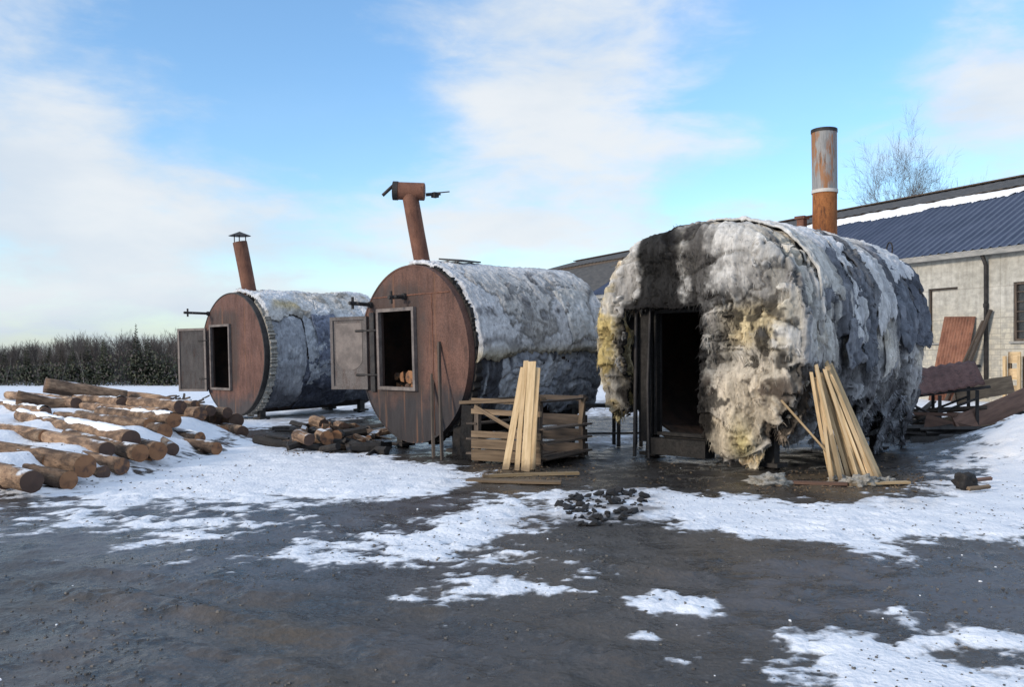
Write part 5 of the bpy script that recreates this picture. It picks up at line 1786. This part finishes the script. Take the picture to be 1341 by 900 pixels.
tag(o, 'shorter dark beam leaning between the rusty sheet and the long beam', 'beam')
st = empty('wooden_stand', bl(.35, -1.1, 0), (0, 0, math.atan2(-.8866, .4625)))
tag(st, 'yellowish wooden stand with two open shelves by the workshop wall', 'stand')
for x in (-.27, .27):
    board('stand_post', (x, -.15, 0), (x, -.15, 1.75), .11, .09, M['new_wood'], 0, st); board('stand_post', (x, .15, 0), (x, .15, 1.75), .11, .09, M['old_wood'], 0, st)
for z in (.5, 1.1, 1.7):
    board('shelf', (-.22, 0, z), (.22, 0, z), .04, .4, M['new_wood'], 0, st)

# ------------------------------------------------------------------ trees
def branch_tree(h, r, seed, depth, spread=.5, mat_tr=None, twigs=3, lean=0.0, first=.25, kids=(5, 4, 3, 3), nseg=4, up=.35, tw_r=.006):
    rng = random.Random(seed)
    tr, cr_ = MB(), MB()

    def grow(p, d, ln, rad, lev):
        pts, rads = [p], [rad]
        n = nseg if lev < 2 else 3
        cur = p.copy(); dd = d.copy()
        for i in range(n):
            dd = (dd + Vector((rng.gauss(0, .13), rng.gauss(0, .13), rng.gauss(.04, .08)))).normalized()
            cur = cur + dd * (ln / n)
            pts.append(cur.copy()); rads.append(rad * (1 - .72 * (i + 1) / n))
        (tr if lev == 0 else cr_).tube(pts, rads, 7 if lev == 0 else (4 if lev == 1 else 3), 0, False)
        if lev >= depth:
            return
        for k in range(kids[lev]):
            f = first + (1 - first) * (k + rng.random() * .8) / kids[lev] if lev == 0 else rng.uniform(.25, 1)
            j = min(int(f * n), n - 1); g = f * n - j
            q = pts[j].lerp(pts[j + 1], min(g, 1))
            rr = max(tw_r, (rads[j] + (rads[j + 1] - rads[j]) * min(g, 1)) * .6)
            az = rng.uniform(0, 6.28)
            sp = spread * rng.uniform(.7, 1.3)
            ax = dd.orthogonal().normalized()
            nd = (d * math.cos(sp) + (Matrix.Rotation(az, 3, d) @ ax) * math.sin(sp) + Vector((0, 0, up * .5))).normalized()
            grow(q, nd, ln * rng.uniform(.42, .62) * (1.15 - .45 * f if lev == 0 else 1), rr, lev + 1)
    grow(Vector((0, 0, 0)), Vector((lean, 0, 1)).normalized(), h * .8, r, 0)
    return tr, cr_


# bare tree behind the workshop
tp = P(1188, 472, 66.0)
bt = empty('bare_tree', (tp.x, tp.y, 0))
tag(bt, 'bare leafless tree with fine twigs rising behind the blue roof', 'tree')
a, b = branch_tree(17.0, .19, 5, 4, .62, M['twig'], kids=(22, 8, 6, 5), first=.50, tw_r=.008, up=.12)
a.build('trunk', M['trunk'], bt, True); b.build('crown', M['far_twig'], bt)
bt.scale = (.60, .60, .93); bt.location.x += 1.3
b2 = empty('bare_tree', (tp.x + 2.3, tp.y + 1, 0))
tag(b2, 'smaller bare tree with thin spreading twigs, right of the taller one behind the blue roof', 'tree')
a, b = branch_tree(14.0, .13, 9, 4, .45, None, kids=(14, 7, 5, 4), first=.55, lean=.10, tw_r=.008, up=.12)
a.build('trunk', M['trunk'], b2, True); b.build('crown', M['far_twig'], b2)
b2.scale = (.55, .55, .90); b2.location.x += 1.2


def spruce_mesh(h, seed, base=.12, wide=.2):
    rng = random.Random(seed)
    mb = MB()
    mb.tube([(0, 0, -.5), (0, 0, h * .5), (0, 0, h * .97)], [.13, .09, .015], 6, 1, False)
    tiers = int(h * 3.0)
    for t in range(tiers):
        f = t / tiers
        z = h * (base + (1 - base) * f)
        rad = h * wide * (1 - f) ** .85 * rng.uniform(.75, 1.2) + .12
        nb = max(5, int(13 * (1 - f)) + 3)
        for k in range(nb):
            a = 6.283 * k / nb + rng.uniform(-.4, .4)
            L_ = rad * rng.uniform(.55, 1.15)
            d = Vector((math.cos(a), math.sin(a), 0)); s = Vector((-d.y, d.x, 0))
            z0 = z + rng.uniform(-.15, .15); dr = -L_ * rng.uniform(.1, .5)
            p0 = Vector((0, 0, z0)); pm = d * (L_ * .55) + Vector((0, 0, z0 + dr * .3)); pe = d * L_ + Vector((0, 0, z0 + dr + .12))
            w = L_ * rng.uniform(.16, .3)
            mb.add([p0, pm + s * w, pe, pm - s * w, pm + Vector((0, 0, -.28 * L_))], [(0, 1, 2), (0, 2, 3), (0, 4, 2)], 0)
    return mb.mesh('spruce_tree', [M['needles'], M['trunk']])


SPR = [spruce_mesh(h, 500 + i, b, w) for i, (h, b, w) in enumerate(((8.5, .1, .19), (7.2, .08, .22), (9.5, .15, .16), (6.0, .05, .25)))]


def bare_mesh(h, seed, mat):
    a, b = branch_tree(h, .10, seed, 3, .42, None, kids=(12, 5, 4), first=.22, nseg=3, tw_r=.018)
    k = len(a.v)
    a.v += b.v; a.f += [tuple(i + k for i in f) for f in b.f]; a.mi += [1] * len(b.f)
    return a.mesh('birch_tree', [mat, M['twig']])


BIR = [bare_mesh(h, 600 + i, M['pale_trunk']) for i, h in enumerate((8.5, 7.2, 9.2))]
cnt_s = cnt_b = 0
rf = random.Random(3)
for i in range(430):
    Y = rf.uniform(118, 165)
    u = rf.uniform(-190, 420) if i % 4 else rf.uniform(-10, 280)
    X = (u - U0) * Y / F
    z = ground_at(X, Y)
    sc_ = rf.uniform(.64, .74) * (.80 + .22 * float(sstep(-20, 130, u)))
    if rf.random() < .40:
        o = link('spruce_tree', SPR[rf.randrange(4)]); lab, cat, grp = 'dark evergreen tree in the wood beyond the snow field', 'tree', 'evergreens in the far wood'
    else:
        o = link('birch_tree', BIR[rf.randrange(3)]); lab, cat, grp = 'leafless grey tree in the wood beyond the snow field', 'tree', 'leafless trees in the far wood'
    o.location = (X, Y, z - .1); o.rotation_euler = (0, 0, rf.uniform(0, 6.28)); o.scale = (sc_ * 1.15, sc_ * 1.15, sc_)
    tag(o, lab, cat, grp)
pt = P(178, 472, 119)
o = link('spruce_tree', spruce_mesh(8.6, 77, .2, .11)); o.location = (pt.x, pt.y, ground_at(pt.x, pt.y) - .1)
tag(o, 'tallest narrow evergreen sticking up above the far treeline', 'tree')
# scrub along the foot of the wood: too dense to count
mb = MB()
for i in range(46000):
    Y = rf.uniform(114, 150); u = rf.uniform(-300, 440); X = (u - U0) * Y / F
    z = ground_at(X, Y) + rf.uniform(0, 1) ** 1.25 * (3.9 + 1.0 * float(vnoise(X * .12, 0.0, seed=15))) * float(.78 + .22 * sstep(-20, 130, u))
    a = rf.uniform(0, 6.28); s_ = rf.uniform(.12, .36)
    d = Vector((math.cos(a), math.sin(a), rf.uniform(-.3, .3))) * s_; e = Vector((rf.uniform(-.3, .3), rf.uniform(-.3, .3), rf.uniform(.5, 1.3))) * s_
    c = Vector((X, Y, z))
    mb.add([c - d * .5, c + d * .5, c + e], [(0, 1, 2)], 0 if rf.random() < .62 else 1)
o = mb.build('undergrowth', [M['needles'], M['twig']])
o['kind'] = 'stuff'; o['label'] = 'dense dark scrub along the foot of the far wood'
# brush and frozen clods between the logs and the field
for i in range(16):
    u = rf.uniform(170, 250); v = rf.uniform(503, 522)
    Y = rf.uniform(28, 40); X = (u - U0) * Y / F
    o = board('branch', (X, Y, ground_at(X, Y) + .05), (X + rf.uniform(-1.2, 1.2), Y + rf.uniform(-.6, .6), ground_at(X, Y) + rf.uniform(.1, .35)), .07, .06, M['dark_wood'], 0, None, .1)
    tag(o, 'dark branch lying in the snow behind the log pile', 'branch', 'branches in the snow behind the logs')

# ------------------------------------------------------------------ light, sky, camera
SUN = Vector((-.80, -.52, 0)).normalized() * math.cos(math.radians(17)) + Vector((0, 0, math.sin(math.radians(17))))
sl = bpy.data.lights.new('sun', 'SUN'); sl.energy = 1.25; sl.angle = math.radians(10); sl.color = (1.0, .87, .72)
so = bpy.data.objects.new('sun', sl); COL.objects.link(so)
so.rotation_euler = SUN.to_track_quat('Z', 'Y').to_euler()

wd_ = bpy.data.worlds.new('World'); sc.world = wd_; wd_.use_nodes = True
nt = NT(wd_.node_tree)
out = nt.n('ShaderNodeOutputWorld')
bg = nt.n('ShaderNodeBackground', {'Strength': .12})
nt.put(out.inputs[0], bg)
sky = nt.n('ShaderNodeTexSky', sky_type='NISHITA')
sky.sun_disc = False
sky.sun_elevation = math.radians(17); sky.sun_rotation = math.atan2(SUN.x, SUN.y)
sky.air_density = 1.0; sky.dust_density = .6; sky.ozone_density = 2.0
d = nt.n('ShaderNodeTexCoord').outputs['Generated']
sp = nt.n('ShaderNodeSeparateXYZ', {0: d})
az = nt.m('ARCTAN2', sp.outputs[0], sp.outputs[1]); el = nt.m('ARCSINE', sp.outputs[2])
elp = nt.m('MAXIMUM', el, 0.0)
den = nt.m('ADD', nt.m('MAXIMUM', sp.outputs[2], 0.0), .16)
pv = nt.n('ShaderNodeCombineXYZ', {0: nt.m('DIVIDE', sp.outputs[0], den), 1: nt.m('DIVIDE', sp.outputs[1], den), 2: 0.0}).outputs[0]
n1 = nt.noise(pv, 1.15, 8, .55, .25)
n2 = nt.noise(nt.n('ShaderNodeCombineXYZ', {0: az, 1: nt.m('MULTIPLY', el, 2.2), 2: 3.0}).outputs[0], 3.2, 7, .55, .2)
dens = nt.m('ADD', nt.m('MULTIPLY', n1, .65), nt.m('MULTIPLY', n2, .60))
n3 = nt.noise(nt.n('ShaderNodeCombineXYZ', {0: az, 1: nt.m('MULTIPLY', el, 2.6), 2: 7.0}).outputs[0], 9.0, 6, .6, .3)
dens = nt.m('ADD', dens, nt.m('MULTIPLY', n3, .50))
dens = nt.m('SUBTRACT', dens, .37)


def px_dir(u, v):
    x, z = (u - U0) / F, (H0 - v) / F
    return math.atan2(x, 1), math.atan2(z, math.hypot(x, 1))


for (u, v, ru, rv, amp) in ((760, 50, 190, 130, .24), (690, 150, 110, 60, .13), (40, 190, 140, 90, .20), (90, 20, 130, 60, .12), (150, 300, 260, 70, .26), (250, 395, 300, 30, .12), (720, 290, 260, 60, .20),
                            (1330, 130, 110, 60, .20), (1060, 190, 160, 40, .12), (300, 60, 170, 110, -.16), (470, 190, 130, 80, -.16), (1010, 110, 140, 90, -.20), (1100, 30, 170, 70, -.16), (1230, 200, 60, 40, -.05),
                            (960, 250, 120, 30, -.10), (200, 400, 500, 40, .10), (1250, 60, 90, 40, .08)):
    a0, e0 = px_dir(u, v)
    q = nt.m('ADD', nt.m('POWER', nt.m('DIVIDE', nt.m('SUBTRACT', az, a0), ru / F), 2.0), nt.m('POWER', nt.m('DIVIDE', nt.m('SUBTRACT', el, e0), rv / F), 2.0))
    dens = nt.m('ADD', dens, nt.m('MULTIPLY', nt.m('EXPONENT', nt.m('MULTIPLY', q, -1.0)), amp))
back = nt.m('MAXIMUM', nt.ramp(el, .48, .80), nt.ramp(sp.outputs[1], .35, -.15))     # unseen cloud added overhead and behind, tinted to set the ambient light
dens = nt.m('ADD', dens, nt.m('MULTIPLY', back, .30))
cf = nt.ramp(dens, .41, .80, .12, .96)
skc = nt.n('ShaderNodeHueSaturation', {'Saturation': 1.22, 'Value': 1.0, 'Color': sky.outputs[0]}).outputs[0]
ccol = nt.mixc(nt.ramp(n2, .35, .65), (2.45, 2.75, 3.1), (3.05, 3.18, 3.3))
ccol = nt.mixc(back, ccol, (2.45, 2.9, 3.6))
skc = nt.mixc(1.0, skc, (.90, .95, .99), 'MULTIPLY')
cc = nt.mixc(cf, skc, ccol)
low = nt.ramp(el, 0.0, .09, .55, 0.0)
cc = nt.mixc(low, cc, (1.6, 2.05, 2.7))
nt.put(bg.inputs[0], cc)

cam = bpy.data.cameras.new('camera'); co = bpy.data.objects.new('camera', cam); COL.objects.link(co)
co.location = (0, 0, HC); co.rotation_euler = (math.radians(90), 0, 0)
cam.sensor_fit = 'HORIZONTAL'; cam.sensor_width = 36; cam.lens = 36 * F / 1341
cam.shift_y = (H0 - 450) / 1341
cam.clip_end = 2000; cam.clip_start = .05
sc.camera = co
sc.view_settings.view_transform = 'Standard'; sc.view_settings.look = 'None'
sc.view_settings.exposure = 1.22; sc.view_settings.gamma = 1.0; sc.view_settings.use_curve_mapping = False
